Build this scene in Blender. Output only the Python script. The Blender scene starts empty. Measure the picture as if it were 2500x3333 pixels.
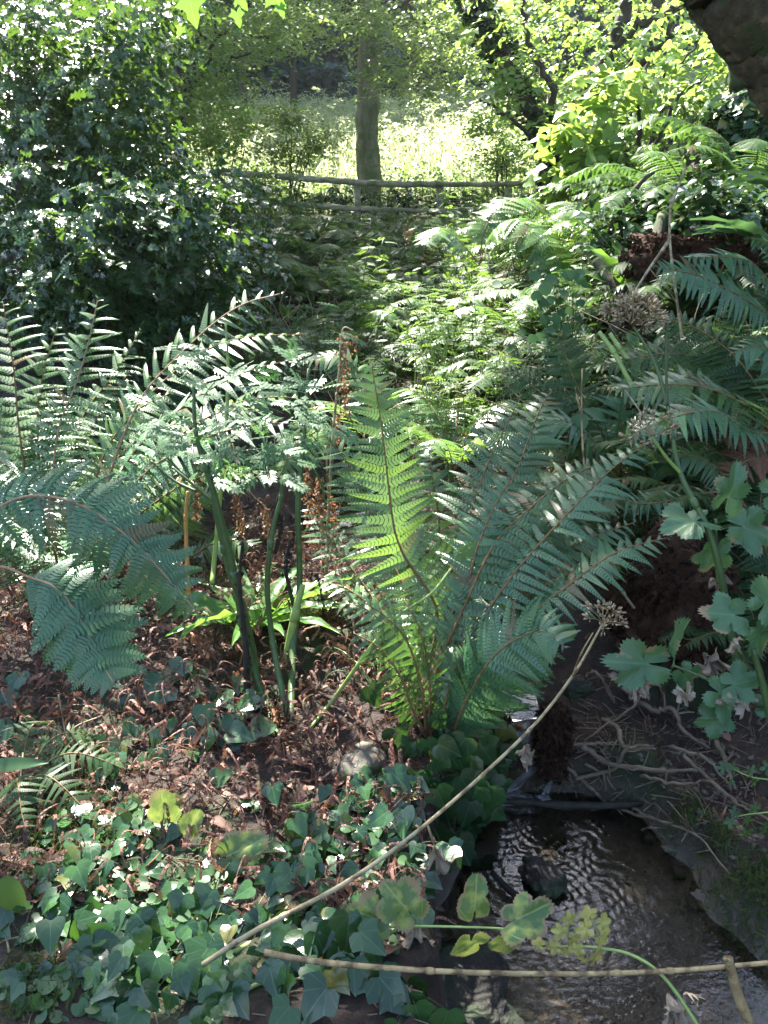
import bpy, math, random
import numpy as np
from mathutils import Vector, Matrix, noise

random.seed(5)
rng = np.random.default_rng(11)
SC = bpy.context.scene
COL = SC.collection
R = math.radians

# ------------------------------------------------------------------ camera, sky, sun, exposure
CAM_H = 1.55
PITCH = 20.0
F_PX = 2518.0
cam_d = bpy.data.cameras.new('camera')
cam = bpy.data.objects.new('camera', cam_d)
COL.objects.link(cam)
cam.location = (0, 0, CAM_H)
cam.rotation_euler = (R(90 - PITCH), 0, 0)
cam_d.sensor_fit = 'VERTICAL'
cam_d.sensor_height = 36.0
cam_d.lens = 36.0 * F_PX / 3333.0
cam_d.clip_start = 0.02
cam_d.clip_end = 500
SC.camera = cam

SUN = np.array([-0.30, 0.80, 1.05]); SUN = SUN / np.linalg.norm(SUN)
world = bpy.data.worlds.new('World')
SC.world = world
world.use_nodes = True
wn = world.node_tree.nodes; wl = world.node_tree.links
sky = wn.new('ShaderNodeTexSky')
sky.sky_type = 'NISHITA'
sky.sun_disc = False
sky.sun_elevation = math.asin(SUN[2])
sky.sun_rotation = math.atan2(SUN[0], SUN[1])
sky.altitude = 50
sky.dust_density = 1.6
sky.air_density = 1.0
sky.ozone_density = .9
wl.new(sky.outputs[0], wn['Background'].inputs[0])
wn['Background'].inputs[1].default_value = 0.084
sun_d = bpy.data.lights.new('sun', 'SUN')
sun_d.energy = 5.0
sun_d.angle = R(0.53)
sun_d.color = (1.0, 0.95, 0.86)
sun = bpy.data.objects.new('sun', sun_d)
COL.objects.link(sun)
sun.rotation_euler = Vector(SUN).to_track_quat('Z', 'Y').to_euler()
SC.view_settings.view_transform = 'Standard'
SC.view_settings.look = 'None'
SC.view_settings.exposure = 2.98
SC.view_settings.gamma = 1.0
SC.cycles.max_bounces = 8
SC.cycles.diffuse_bounces = 4
SC.cycles.glossy_bounces = 3
SC.cycles.transmission_bounces = 6
SC.cycles.transparent_max_bounces = 8
SC.cycles.sample_clamp_indirect = 6.0

CT, ST = math.cos(R(PITCH)), math.sin(R(PITCH))

def ray(px, py):
    xr = (px - 1250.0) / F_PX; yr = -(py - 1666.5) / F_PX
    return np.array([xr, CT + yr * ST, -ST + yr * CT])

def P(px, py, Y):
    d = ray(px, py)
    return np.array([0, 0, CAM_H]) + d * (Y / d[1])

def PS(px, py, Y):
    "like P, but a point that would be under the ground comes forward along the sight line to the surface"
    q = P0(px, py, Y)
    if py > 700 and q[2] < G(q[0], q[1]) + .008:
        g = PG(px, py)
        if g[1] < Y: q = g + (np.array([0, 0, CAM_H]) - g) * .008
    return q
P0 = P
def PZ(px, py, z):
    d = ray(px, py); return np.array([0, 0, CAM_H]) + d * ((z - CAM_H) / d[2])

def proj(p):
    p = np.asarray(p, float)
    x, y, z = p[..., 0], p[..., 1], p[..., 2] - CAM_H
    f = y * CT - z * ST; u = y * ST + z * CT
    return 1250 + F_PX * x / f, 1666.5 - F_PX * u / f

def sstep(t):
    t = np.clip(t, 0, 1)
    return t * t * (3 - 2 * t)

def bumps(x, y):
    return (.030 * np.sin(3.1 * x + 1.3 * y + .5) * np.cos(2.3 * y - .8 * x) + .014 * np.sin(9.1 * x + 2) * np.sin(7.7 * y + 1.1 * x)
            + .006 * np.sin(23 * x + 5 * y) * np.cos(19 * y - 7 * x))

def G(x, y):
    x = np.asarray(x, float); y = np.asarray(y, float)
    b = np.interp(y, [-50, 0, 1.0, 2.0, 3, 5, 8, 11.5, 13, 16, 30, 36, 60, 120, 200], [.2, .27, .30, .36, .40, .58, .90, 1.25, 1.6, 2.6, 5.3, 7, 24, 50, 60])
    near = 1 - sstep((y - 9) / 4)
    rb = np.where(x > .95, (x - .95), 0)
    b = b + near * (.62 * np.minimum(rb, 4.5)) + (1 - near) * .10 * np.clip(x - 1, 0, 12)
    b = b + near * .14 * np.clip(-x - 1.3, 0, 6)
    # a low sandy ledge beside the pool
    b = np.where((x > .4), b - (.245 * sstep((2.38 - y) / .35) * (1 - sstep((x - 1.0) / .5))), b)
    # dark slope below the fence
    b = b + bumps(x, y) * np.clip(1 + (y - 3) * .3, 1, 5)
    xc = np.interp(y, [0, 1.5, 1.8, 1.88, 2.4, 3, 5, 8, 11], [.52, .47, .42, .40, .30, -.20, .1, .5, .6])
    hw = np.interp(y, [0, 1.2, 1.5, 1.82, 1.90, 2.3, 3, 5, 8, 9], [.42, .35, .28, .22, .07, .09, .20, .12, .08, 0.02])
    zb = np.interp(y, [-5, 1.84, 1.90, 3, 5, 8, 9.5], [-.05, -.05, .19, .26, .42, .75, 1.1])
    side = np.where(x < xc, .07, np.interp(y, [0, 1.6, 1.86, 1.95], [.16, .12, .10, .07]))
    side = side * np.clip(1 + (y - 2.2), 1, 4)
    xc = xc + np.where(y < 1.86, .022 * np.sin(11 * y + 2) + .012 * np.sin(29 * y + 1) + .006 * np.sin(61 * y), 0)
    t = sstep((np.abs(x - xc) - hw) / side)
    t = np.where(y > 9.5, 1, t)
    return zb + (b - zb) * t + (1 - t) * .25 * bumps(x * 2, y * 2)

def PG(px, py):
    d = ray(px, py); o = np.array([0, 0, CAM_H]); t = .8
    while t < 150:
        q = o + d * t
        if q[2] < G(q[0], q[1]):
            return q
        t += .02 + t * .004
    return o + d * 60

def unit(v):
    v = np.asarray(v, float)
    return v / np.maximum(np.linalg.norm(v, axis=-1, keepdims=True), 1e-9)

UP = np.array([0, 0, 1.0])

# ------------------------------------------------------------------ mesh helpers
ORG = {}
class MB:
    def __init__(s):
        s.V = []; s.F = []; s.R = []; s.U = []; s.n = 0; s.M = []
    def add(s, V, F, rnd=0.5, uv=None, mat=0):
        V = np.asarray(V, float).reshape(-1, 3)
        k = len(V)
        s.V.append(V)
        for f in (F if isinstance(F, (list, tuple)) else [F]):
            f = np.asarray(f, np.int64)
            if f.size:
                s.F.append(f + s.n); s.M.append(np.full(len(f), mat, np.int32))
        s.R.append(np.broadcast_to(np.asarray(rnd, float), (k,)) if np.ndim(rnd) < 1 or len(np.atleast_1d(rnd)) == k else np.full(k, .5))
        s.U.append(np.zeros((k, 3)) if uv is None else np.asarray(uv, float))
        s.n += k
        return s
    def build(s, name, mats, parent=None, smooth=True, origin=None):
        me = bpy.data.meshes.new(name)
        V = np.concatenate(s.V) if s.V else np.zeros((0, 3))
        if parent is not None:
            V = V - ORG.get(parent.name, np.zeros(3))
        elif origin is not None:
            V = V - np.asarray(origin)
        lens = np.concatenate([np.full(len(f), f.shape[1]) for f in s.F]).astype(np.int32)
        loops = np.concatenate([f.ravel() for f in s.F]).astype(np.int32)
        me.vertices.add(len(V)); me.vertices.foreach_set('co', V.astype(np.float32).ravel())
        me.loops.add(len(loops)); me.loops.foreach_set('vertex_index', loops)
        me.polygons.add(len(lens))
        st = np.zeros(len(lens), np.int32); st[1:] = np.cumsum(lens)[:-1]
        me.polygons.foreach_set('loop_start', st)
        me.polygons.foreach_set('loop_total', lens)
        me.polygons.foreach_set('material_index', np.concatenate(s.M))
        me.update(calc_edges=True)
        if smooth:
            me.polygons.foreach_set('use_smooth', np.ones(len(lens), bool))
        a = me.attributes.new('rnd', 'FLOAT', 'POINT'); a.data.foreach_set('value', np.concatenate(s.R).astype(np.float32))
        a = me.attributes.new('uvl', 'FLOAT_VECTOR', 'POINT'); a.data.foreach_set('vector', np.concatenate(s.U).astype(np.float32).ravel())
        for m in (mats if isinstance(mats, (list, tuple)) else [mats]):
            me.materials.append(m)
        o = bpy.data.objects.new(name, me)
        COL.objects.link(o)
        if parent is not None:
            o.parent = parent
            ORG[o.name] = ORG.get(parent.name, np.zeros(3))
        elif origin is not None:
            o.location = origin
            ORG[o.name] = np.asarray(origin, float)
        return o

def thing(name, label, cat, loc=(0, 0, 0), group=None):
    o = bpy.data.objects.new(name, None)
    o.empty_display_size = .05
    COL.objects.link(o)
    o.location = [float(v) for v in loc]
    ORG[o.name] = np.array([float(v) for v in loc])
    return tag(o, label, cat, group)

def tag(o, label=None, cat=None, group=None, kind=None):
    if label: o['label'] = label
    if cat: o['category'] = cat
    if group: o['group'] = group
    if kind: o['kind'] = kind
    return o

def copy_tree(o, parent=None):
    c = o.copy(); COL.objects.link(c)
    if parent is not None: c.parent = parent
    for ch in list(o.children): copy_tree(ch, c)
    return c

def frames(T, N):
    T = unit(T); N = np.asarray(N, float)
    N = unit(N - (N * T).sum(-1, keepdims=True) * T)
    B = np.cross(N, T)
    return T, B, N

def scatter(mb, tpl, pos, dirs, nrm, size, rnd=None, mat=0, zs=1.0, ys=1.0):
    """copies of a leaf template (V, F list, UV): X along dirs, Z along nrm"""
    V, F, UV = tpl
    pos = np.asarray(pos, float).reshape(-1, 3); n = len(pos)
    if n == 0: return
    T, B, N = frames(np.broadcast_to(dirs, (n, 3)), np.broadcast_to(nrm, (n, 3)))
    size = np.broadcast_to(size, (n,)); zs = np.broadcast_to(zs, (n,)); ys = np.broadcast_to(ys, (n,))
    X = V[None, :, 0] * size[:, None]; Y = V[None, :, 1] * (size * ys)[:, None]; Z = V[None, :, 2] * (size * zs)[:, None]
    W = pos[:, None] + X[..., None] * T[:, None] + Y[..., None] * B[:, None] + Z[..., None] * N[:, None]
    if rnd is None: rnd = rng.random(n)
    rr = np.repeat(np.broadcast_to(rnd, (n,)), len(V))
    off = (np.arange(n) * len(V))[:, None, None]
    FF = [(np.asarray(f)[None] + off).reshape(-1, np.asarray(f).shape[1]) for f in F]
    mb.add(W.reshape(-1, 3), FF, rr, np.tile(UV, (n, 1)), mat)

def catmull(pts, n=8):
    p = np.asarray(pts, float)
    if len(p) < 3: return np.array([p[0] + (p[-1] - p[0]) * t for t in np.linspace(0, 1, n + 1)])
    q = np.vstack([2 * p[0] - p[1], p, 2 * p[-1] - p[-2]])
    out = []
    for i in range(1, len(q) - 2):
        for t in np.linspace(0, 1, n, endpoint=False):
            a, b, c, d = q[i - 1], q[i], q[i + 1], q[i + 2]
            out.append(.5 * ((2 * b) + (c - a) * t + (2 * a - 5 * b + 4 * c - d) * t * t + (3 * b - a - 3 * c + d) * t ** 3))
    out.append(p[-1])
    return np.array(out)

def tube(mb, path, r, sides=6, rnd=.5, mat=0, rough=0.0, cap=True):
    path = np.asarray(path, float); n = len(path)
    r = np.interp(np.linspace(0, 1, n), np.linspace(0, 1, len(np.atleast_1d(r))), np.atleast_1d(r))
    T = unit(np.gradient(path, axis=0))
    ref = np.array([0, 0, 1.0]) if abs(T[0][2]) < .9 else np.array([1.0, 0, 0])
    N = np.zeros_like(T); v = ref
    for i in range(n):
        v = v - T[i] * v.dot(T[i]); v = v / max(np.linalg.norm(v), 1e-9); N[i] = v
    B = np.cross(T, N)
    a = np.linspace(0, 2 * np.pi, sides, endpoint=False)
    rr = r[:, None] * np.ones((1, sides))
    if rough: rr = rr * (1 + rough * (rng.random((n, sides)) - .5) * 2)
    V = path[:, None] + rr[..., None] * (np.cos(a)[None, :, None] * N[:, None] + np.sin(a)[None, :, None] * B[:, None])
    i = np.arange(n - 1)[:, None] * sides; j = np.arange(sides)[None]; j2 = (j + 1) % sides
    F = np.stack([i + j, i + j2, i + sides + j2, i + sides + j], -1).reshape(-1, 4)
    L = np.linspace(0, 1, n)
    uv = np.stack([np.repeat(L, sides), np.tile(a / 6.283, n), np.zeros(n * sides)], -1)
    FF = [F]
    if cap: FF.append(np.array([list(range(sides))[::-1], [(n - 1) * sides + k for k in range(sides)]]))
    mb.add(V.reshape(-1, 3), FF, rnd, uv, mat)

def knobbly(o, amp, fq, amp2=0.0, fq2=20.0):
    me = o.data
    for v in me.vertices:
        n_ = Vector(v.normal); p_ = Vector(v.co)
        v.co = v.co + n_ * (amp * noise.fractal(p_ * fq, 1.0, 2.0, 5) + (amp2 * abs(noise.noise(p_ * fq2)) if amp2 else 0))

def bez(a, b, c, n=30):
    t = np.linspace(0, 1, n)[:, None]
    return (1 - t) ** 2 * a + 2 * t * (1 - t) * b + t * t * c

# ------------------------------------------------------------------ leaf templates
def radial_leaf(out, c=(.4, 0), fold=.15, bend=.25, wave=0.0, rings=(.5, 1.0)):
    out = np.asarray(out, float); n = len(out); c = np.asarray(c)
    V = [[c[0], c[1]]]
    for r_ in rings:
        V += list(c + (out - c) * r_)
    V = np.array(V)
    z = fold * np.abs(V[:, 1]) - bend * V[:, 0] ** 2
    if wave: z = z + wave * np.sin(np.arange(len(V)) * 2.4) * (np.hypot(V[:, 0] - c[0], V[:, 1]) > .2)
    V3 = np.column_stack([V, z])
    i = np.arange(n); j = (i + 1) % n
    F = [np.stack([np.zeros(n, int), 1 + i, 1 + j], -1)]
    for k in range(1, len(rings)):
        a = 1 + (k - 1) * n; b = 1 + k * n
        F.append(np.stack([a + i, b + i, b + j, a + j], -1))
    d = np.concatenate([[0]] + [np.full(n, r_) for r_ in rings])
    UV = np.column_stack([V[:, 0], V[:, 1], d])
    return V3, F, UV

def sym(half):
    h = np.asarray(half, float)
    return np.vstack([h, (h * [1, -1])[::-1][1 if h[-1][1] == 0 else 0: len(h) - (1 if h[0][1] == 0 else 0)]])

IVY = radial_leaf(sym([(0, 0), (-.13, .16), (-.12, .36), (.06, .50), (.22, .58), (.38, .36), (.52, .30), (.70, .20), (.86, .10), (1.0, 0)]), (.28, 0), .14, .18)
IVY2 = radial_leaf(sym([(0, 0), (-.10, .18), (-.04, .38), (.12, .46), (.32, .44), (.52, .34), (.74, .20), (1.0, 0)]), (.3, 0), .10, .22)
IVY3 = radial_leaf(sym([(0, 0), (-.16, .12), (-.30, .32), (-.10, .36), (.02, .42), (.16, .66), (.30, .34), (.44, .24), (.62, .26), (1.0, 0)]), (.24, 0), .20, .12)
ROUND = radial_leaf([(.5 - .5 * math.cos(t) * (1 if abs(math.sin(t * .5)) > .1 else .5), .5 * math.sin(t)) for t in np.linspace(0, 2 * math.pi, 11, endpoint=False)], (.45, 0), .12, .05, rings=(1.0,))
HOLLY = radial_leaf(sym([(0, 0), (.10, .12), (.18, .34), (.28, .17), (.40, .36), (.52, .18), (.64, .32), (.74, .13), (.84, .19), (1.0, 0)]), (.45, 0), .45, .25, wave=.05)
OVATE = radial_leaf(sym([(0, 0), (.08, .14), (.22, .27), (.40, .33), (.60, .27), (.80, .14), (1.0, 0)]), (.42, 0), .2, .25, rings=(1.0,))
HEART = radial_leaf(sym([(0, 0), (-.06, .2), (.06, .4), (.28, .46), (.5, .38), (.75, .2), (1.0, 0)]), (.35, 0), .15, .3, rings=(1.0,))
LEAF4 = (np.array([[0, 0, 0], [.42, .30, .09], [1, 0, -.12], [.42, -.30, .09]]), [np.array([[0, 2, 1], [0, 3, 2]])], np.array([[0, 0, 0], [.42, .3, 1], [1, 0, 1], [.42, -.3, 1]]))
def lobed(seed, nl=5, depth=.3, ser=.04, fold=.1, bend=.2, wave=.02, w=.5):
    r_ = np.random.default_rng(seed); n = 88; pts = []; la = r_.uniform(.8, 1.1, 12)
    for k in range(n):
        t = 2 * math.pi * k / n
        c_ = abs(math.cos(nl * t * .5)) ** .9
        i_ = int(round(nl * t / (2 * math.pi))) % nl
        rr = .5 * (1 - depth * 1.5 * (1 - c_)) * la[i_] * (1 + ser * 1.3 * (1 if k % 2 else -1) + .06 * r_.random())
        if abs(t - math.pi) < .12: rr *= .5
        pts.append((.5 + rr * math.cos(t), 2 * w * rr * math.sin(t)))
    pts = pts[n // 2:] + pts[:n // 2]
    V, F, UV = radial_leaf(pts, (.40, 0), fold, bend, 0, rings=(.35, .7, 1.0))
    V = V.copy(); a = r_.random(3) * 6
    V[:, 2] += wave * 1.5 * np.sin(9 * V[:, 0] + a[0]) * np.cos(8 * V[:, 1] + a[1]) + wave * np.sin(16 * V[:, 1] + a[2])
    return V, F, UV
def crumple(seed, amp=.22):
    V, F, UV = lobed(seed, 5, .35, .08)
    V = V.copy(); r_ = np.random.default_rng(seed + 5)
    a = r_.random(9) * 6
    V[:, 2] += amp * (np.sin(9 * V[:, 0] + a[0]) * np.cos(8 * V[:, 1] + a[1]) + .5 * np.sin(17 * V[:, 0] + a[2] + 9 * V[:, 1]))
    V[:, 1] *= .75 + .3 * np.sin(5 * V[:, 0] + a[3]); V[:, 0] += .08 * np.sin(12 * V[:, 1] + a[4])
    return V, F, UV

# fern pinna: toothed comb along +X, unit length
def pinna(m, w=.10, deep=.55):
    V = []; F = []; UV = []
    for sd in (1, -1):
        for k in range(m):
            u0 = k / m; u1 = (k + .78) / m; um = (u0 + u1) * .5
            prof = w * (1 - um) ** .65 * (1.15 if k < 2 else 1)
            b = len(V); sl = .35 / m + .02
            V += [[u0, 0, 0], [u1, 0, 0], [u1 + sl * .6, sd * prof * .55, .012], [um + sl * 1.6, sd * prof, -.01], [u0 + sl * .6, sd * prof * .8, .008]]
            F.append([b, b + 1, b + 2, b + 3, b + 4] if sd > 0 else [b + 4, b + 3, b + 2, b + 1, b])
            UV += [[u0, 0, 0], [u1, 0, 0], [u1, sd * .5, .5], [um, sd, 1], [u0, sd * .8, .8]]
    V = np.array(V); V[:, 2] -= .16 * V[:, 0] ** 2
    return V, [np.array(F)], np.array(UV, float)
PIN_HI = pinna(13, .075); PIN_MID = pinna(9, .085); PIN_LO = pinna(4, .11)

def strap(n=10, w=.09, wav=.25):
    u = np.linspace(0, 1, n); ww = w * np.sin(np.pi * np.clip(u * .92 + .06, 0, 1)) ** .5 * (1 - .6 * u ** 4)
    V = []; UV = []
    for k in range(n):
        for sd in (-1, -.5, 0, .5, 1):
            V.append([u[k], sd * ww[k], .03 * abs(sd) + abs(sd) * w * wav * math.sin(k * 2.2 + sd) - .0 * u[k]])
            UV.append([u[k], sd * .5, abs(sd)])
    F = [[k * 5 + j, (k + 1) * 5 + j, (k + 1) * 5 + j + 1, k * 5 + j + 1] for k in range(n - 1) for j in range(4)]
    V = np.array(V); V[:, 2] -= .5 * V[:, 0] ** 2.2; V[:, 2] += .25 * V[:, 0]
    return V, [np.array(F)], np.array(UV)
STRAP = strap(12)

# ------------------------------------------------------------------ materials
def nt(name):
    m = bpy.data.materials.new(name); m.use_nodes = True
    return m, m.node_tree.nodes, m.node_tree.links, m.node_tree.nodes['Principled BSDF']

def ramp(n, l, fac, stops):
    r_ = n.new('ShaderNodeValToRGB'); e = r_.color_ramp.elements
    while len(e) < len(stops): e.new(.5)
    for i, (p_, c_) in enumerate(stops):
        e[i].position = p_; e[i].color = (*c_, 1)
    if fac is not None: l.new(fac, r_.inputs[0])
    return r_.outputs[0]

def mixc(n, l, fac, a, b, mode='MIX'):
    x = n.new('ShaderNodeMix'); x.data_type = 'RGBA'; x.blend_type = mode
    for s_, v in ((x.inputs[0], fac), (x.inputs[6], a), (x.inputs[7], b)):
        if isinstance(v, (int, float)): s_.default_value = v
        elif isinstance(v, tuple): s_.default_value = (*v, 1)
        else: l.new(v, s_)
    return x.outputs[2]

def mth(n, l, op, a, b=0.0, clamp=False):
    x = n.new('ShaderNodeMath'); x.operation = op; x.use_clamp = clamp
    for s_, v in ((x.inputs[0], a), (x.inputs[1], b)):
        if isinstance(v, (int, float)): s_.default_value = v
        else: l.new(v, s_)
    return x.outputs[0]

def tex(n, l, scale, detail=3, rough=.55, coord='Object', kind='noise', stretch=None):
    tc = n.new('ShaderNodeTexCoord'); out = tc.outputs[coord]
    if stretch:
        mp = n.new('ShaderNodeMapping'); mp.inputs['Scale'].default_value = stretch; l.new(out, mp.inputs[0]); out = mp.outputs[0]
    if kind == 'noise':
        t = n.new('ShaderNodeTexNoise'); t.inputs['Scale'].default_value = scale; t.inputs['Detail'].default_value = detail; t.inputs['Roughness'].default_value = rough
        l.new(out, t.inputs['Vector']); return t.outputs[0]
    t = n.new('ShaderNodeTexVoronoi'); t.inputs['Scale'].default_value = scale; l.new(out, t.inputs['Vector']); return t.outputs['Distance']

def leaf_mat(name, cols, trans=.35, tcol=None, rough=.38, veins=0.0, brown=0.0, spots=0.0, bump=.0, coat=0.0, edge_brown=0.0, spec=.5, vcol=(.35, .42, .2), old=None):
    m, n, l, b = nt(name)
    at = n.new('ShaderNodeAttribute'); at.attribute_name = 'rnd'
    uv = n.new('ShaderNodeAttribute'); uv.attribute_name = 'uvl'
    st_ = [(i / max(1, len(cols) - 1) * (.95 if old else 1), cc) for i, cc in enumerate(cols)] + ([(.985, old)] if old else [])
    c = ramp(n, l, at.outputs['Fac'], st_)
    nz = tex(n, l, 30, 2)
    c = mixc(n, l, mth(n, l, 'MULTIPLY', nz, .5), c, tuple(v * .45 for v in cols[0]))
    if veins:
        sx = n.new('ShaderNodeSeparateXYZ'); l.new(uv.outputs['Vector'], sx.inputs[0])
        ang = mth(n, l, 'ARCTAN2', sx.outputs[1], mth(n, l, 'ADD', sx.outputs[0], .02))
        s_ = mth(n, l, 'ABSOLUTE', mth(n, l, 'SINE', mth(n, l, 'MULTIPLY', ang, 4.5)))
        mid = mth(n, l, 'ABSOLUTE', sx.outputs[1])
        v1 = mth(n, l, 'LESS_THAN', s_, .10); v2 = mth(n, l, 'LESS_THAN', mid, .014)
        vf = mth(n, l, 'MULTIPLY', mth(n, l, 'MAXIMUM', v1, v2), veins)
        c = mixc(n, l, vf, c, vcol)
    if spots:
        sp = tex(n, l, 38, 3, .6)
        c = mixc(n, l, mth(n, l, 'MULTIPLY', mth(n, l, 'MULTIPLY', mth(n, l, 'SUBTRACT', sp, .46), 6.0, True), spots), c, (.30, .33, .08))
    if brown or edge_brown:
        nb = tex(n, l, 14, 4, .65)
        if edge_brown:
            sx2 = n.new('ShaderNodeSeparateXYZ'); l.new(uv.outputs['Vector'], sx2.inputs[0])
            nb = mth(n, l, 'ADD', nb, mth(n, l, 'MULTIPLY', mth(n, l, 'SUBTRACT', sx2.outputs[2], .75), edge_brown * 2.0))
        bf = mth(n, l, 'MULTIPLY', mth(n, l, 'SUBTRACT', nb, .68 - brown * .15), 14.0, True)
        c = mixc(n, l, bf, c, (.22, .15, .085))
    l.new(c, b.inputs['Base Color'])
    b.inputs['Roughness'].default_value = rough
    b.inputs['Specular IOR Level'].default_value = spec
    if coat:
        b.inputs['Coat Weight'].default_value = coat; b.inputs['Coat Roughness'].default_value = .18
    if bump:
        bp = n.new('ShaderNodeBump'); bp.inputs['Strength'].default_value = bump; bp.inputs['Distance'].default_value = .004
        l.new(tex(n, l, 60, 3), bp.inputs['Height']); l.new(bp.outputs[0], b.inputs['Normal'])
    if trans:
        tr = n.new('ShaderNodeBsdfTranslucent')
        tc_ = mixc(n, l, .5, c, tcol or (.30, .42, .05))
        l.new(tc_, tr.inputs[0])
        mx = n.new('ShaderNodeMixShader'); mx.inputs[0].default_value = trans
        l.new(b.outputs[0], mx.inputs[1]); l.new(tr.outputs[0], mx.inputs[2])
        l.new(mx.outputs[0], n['Material Output'].inputs[0])
    return m

def rough_mat(name, stops, scale=8, rough=.85, bump=.6, dist=.01, detail=6, stretch=None, spec=.3, second=None, scale2=30, rnd=False):
    m, n, l, b = nt(name)
    f = tex(n, l, scale, detail, .62, stretch=stretch)
    if rnd:
        at = n.new('ShaderNodeAttribute'); at.attribute_name = 'rnd'
        f = mth(n, l, 'ADD', mth(n, l, 'MULTIPLY', f, .5), mth(n, l, 'MULTIPLY', at.outputs['Fac'], .5))
    c = ramp(n, l, f, stops)
    if second:
        c = mixc(n, l, ramp(n, l, tex(n, l, scale2, 4), [(.48, (0, 0, 0)), (.6, (1, 1, 1))]), c, second)
    l.new(c, b.inputs['Base Color'])
    b.inputs['Roughness'].default_value = rough; b.inputs['Specular IOR Level'].default_value = spec
    if bump:
        bp = n.new('ShaderNodeBump'); bp.inputs['Strength'].default_value = bump; bp.inputs['Distance'].default_value = dist
        l.new(tex(n, l, scale * 2.5, 8, .7, stretch=stretch), bp.inputs['Height']); l.new(bp.outputs[0], b.inputs['Normal'])
    return m

M = {}
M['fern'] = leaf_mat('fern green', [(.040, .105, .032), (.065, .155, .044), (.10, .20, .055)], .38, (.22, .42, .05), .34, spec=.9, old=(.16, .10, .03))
M['fern_teal'] = leaf_mat('fern shade blue green', [(.045, .13, .060), (.065, .165, .070), (.085, .195, .080)], .25, (.18, .34, .10), .36, old=(.12, .09, .03), spec=.6)  # blue cast of the shade put into the leaf colour
M['fern_mid'] = leaf_mat('fern shaded green', [(.026, .070, .020), (.042, .105, .028), (.06, .13, .034)], .32, (.22, .42, .05), .5, spec=.3, old=(.12, .08, .03))  # duller, darker fern copy with the slope's shade in its colour
M['fern_dark'] = leaf_mat('fern in shade', [(.020, .055, .018), (.035, .085, .028), (.05, .11, .03)], .3, (.2, .35, .05), .5, spec=.35)  # darkest fern copy, shade put into the colour
M['fern_lit'] = leaf_mat('fern sunlit yellow green', [(.06, .15, .03), (.09, .20, .04), (.13, .24, .05)], .42, (.34, .55, .08), .30, spec=1.0, old=(.22, .15, .04))  # sunlit fern copy, sunshine put into the colour
M['fern_rust'] = leaf_mat('fern rust', [(.10, .04, .018), (.16, .065, .028), (.22, .10, .045)], .2, (.4, .15, .05), .6)
M['rachis'] = rough_mat('fern rachis', [(.3, (.10, .055, .02)), (.7, (.22, .13, .055))], 60, .7, .4, .002)
M['rachis_pink'] = rough_mat('fern rachis tan', [(.3, (.22, .12, .07)), (.7, (.32, .20, .12))], 60, .7, .4, .002)
M['ivy'] = leaf_mat('ivy', [(.010, .034, .014), (.016, .050, .018), (.040, .10, .026), (.020, .058, .022)], .12, (.2, .4, .05), .20, veins=.3, bump=.25, spec=.5, vcol=(.10, .2, .10), old=(.14, .13, .03))
M['ivy_bright'] = leaf_mat('ivy bright', [(.07, .20, .035), (.10, .26, .04)], .4, (.3, .6, .05), .35, veins=.35, bump=.25, vcol=(.25, .42, .15))
M['holly'] = leaf_mat('holly', [(.012, .045, .016), (.022, .068, .022), (.04, .11, .028)], .22, (.25, .45, .04), .24, bump=.2, spec=.7)
M['round'] = leaf_mat('pennywort', [(.022, .07, .024), (.036, .10, .03), (.06, .14, .038)], .3, (.3, .5, .08), .42)
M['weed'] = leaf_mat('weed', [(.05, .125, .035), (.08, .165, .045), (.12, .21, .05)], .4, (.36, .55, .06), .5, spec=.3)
M['weed_dark'] = leaf_mat('weed in shade', [(.022, .065, .022), (.038, .095, .03), (.05, .12, .03)], .3, (.22, .4, .06), .5, spec=.35)  # shaded copy of the weed, shade put into the colour
M['weed_teal'] = leaf_mat('weed shade blue green', [(.038, .105, .042), (.065, .15, .06)], .28, (.2, .4, .1), .5, spec=.3)  # blue green of leaves in shade put into the colour
M['hog'] = leaf_mat('hogweed leaf', [(.05, .13, .055), (.085, .18, .08)], .28, (.2, .4, .1), .42, veins=.3, brown=.5, edge_brown=.18, bump=.5, vcol=(.15, .25, .12))
M['hog_spot'] = leaf_mat('mottled leaf', [(.05, .12, .035), (.08, .16, .045)], .3, (.35, .45, .08), .42, veins=.4, brown=.7, spots=.7, bump=.4, edge_brown=.4)
M['yellow_leaf'] = leaf_mat('yellow leaf', [(.36, .36, .10), (.46, .42, .12)], .3, (.6, .6, .15), .5, brown=.5, edge_brown=.3)
M['dead_leaf'] = leaf_mat('dead leaf', [(.24, .18, .13), (.36, .29, .22), (.46, .38, .30)], .2, (.4, .3, .2), .75, bump=.5)
M['dead_orange'] = leaf_mat('orange dead leaf', [(.26, .12, .05), (.36, .19, .09)], .25, (.5, .25, .1), .6, bump=.3)
M['litter'] = leaf_mat('litter', [(.035, .016, .010), (.10, .042, .026), (.17, .070, .045), (.26, .13, .09)], .12, (.4, .2, .1), .7)
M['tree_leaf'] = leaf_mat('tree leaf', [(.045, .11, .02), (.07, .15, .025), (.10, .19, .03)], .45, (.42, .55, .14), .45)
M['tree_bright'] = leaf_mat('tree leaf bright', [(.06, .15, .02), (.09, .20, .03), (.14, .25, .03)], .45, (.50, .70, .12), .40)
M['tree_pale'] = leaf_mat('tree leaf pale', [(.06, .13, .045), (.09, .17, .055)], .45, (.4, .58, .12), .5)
M['tree_far'] = leaf_mat('far tree leaf haze blue', [(.016, .045, .036), (.03, .07, .05)], .2, (.1, .2, .08), .6)  # bluish veil of distance put into the leaf colour
M['meadow'] = leaf_mat('meadow leaf', [(.26, .34, .14), (.38, .43, .2), (.52, .48, .3)], .5, (.75, .8, .4), .45)  # glare of full sun put into these pale colours
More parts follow.
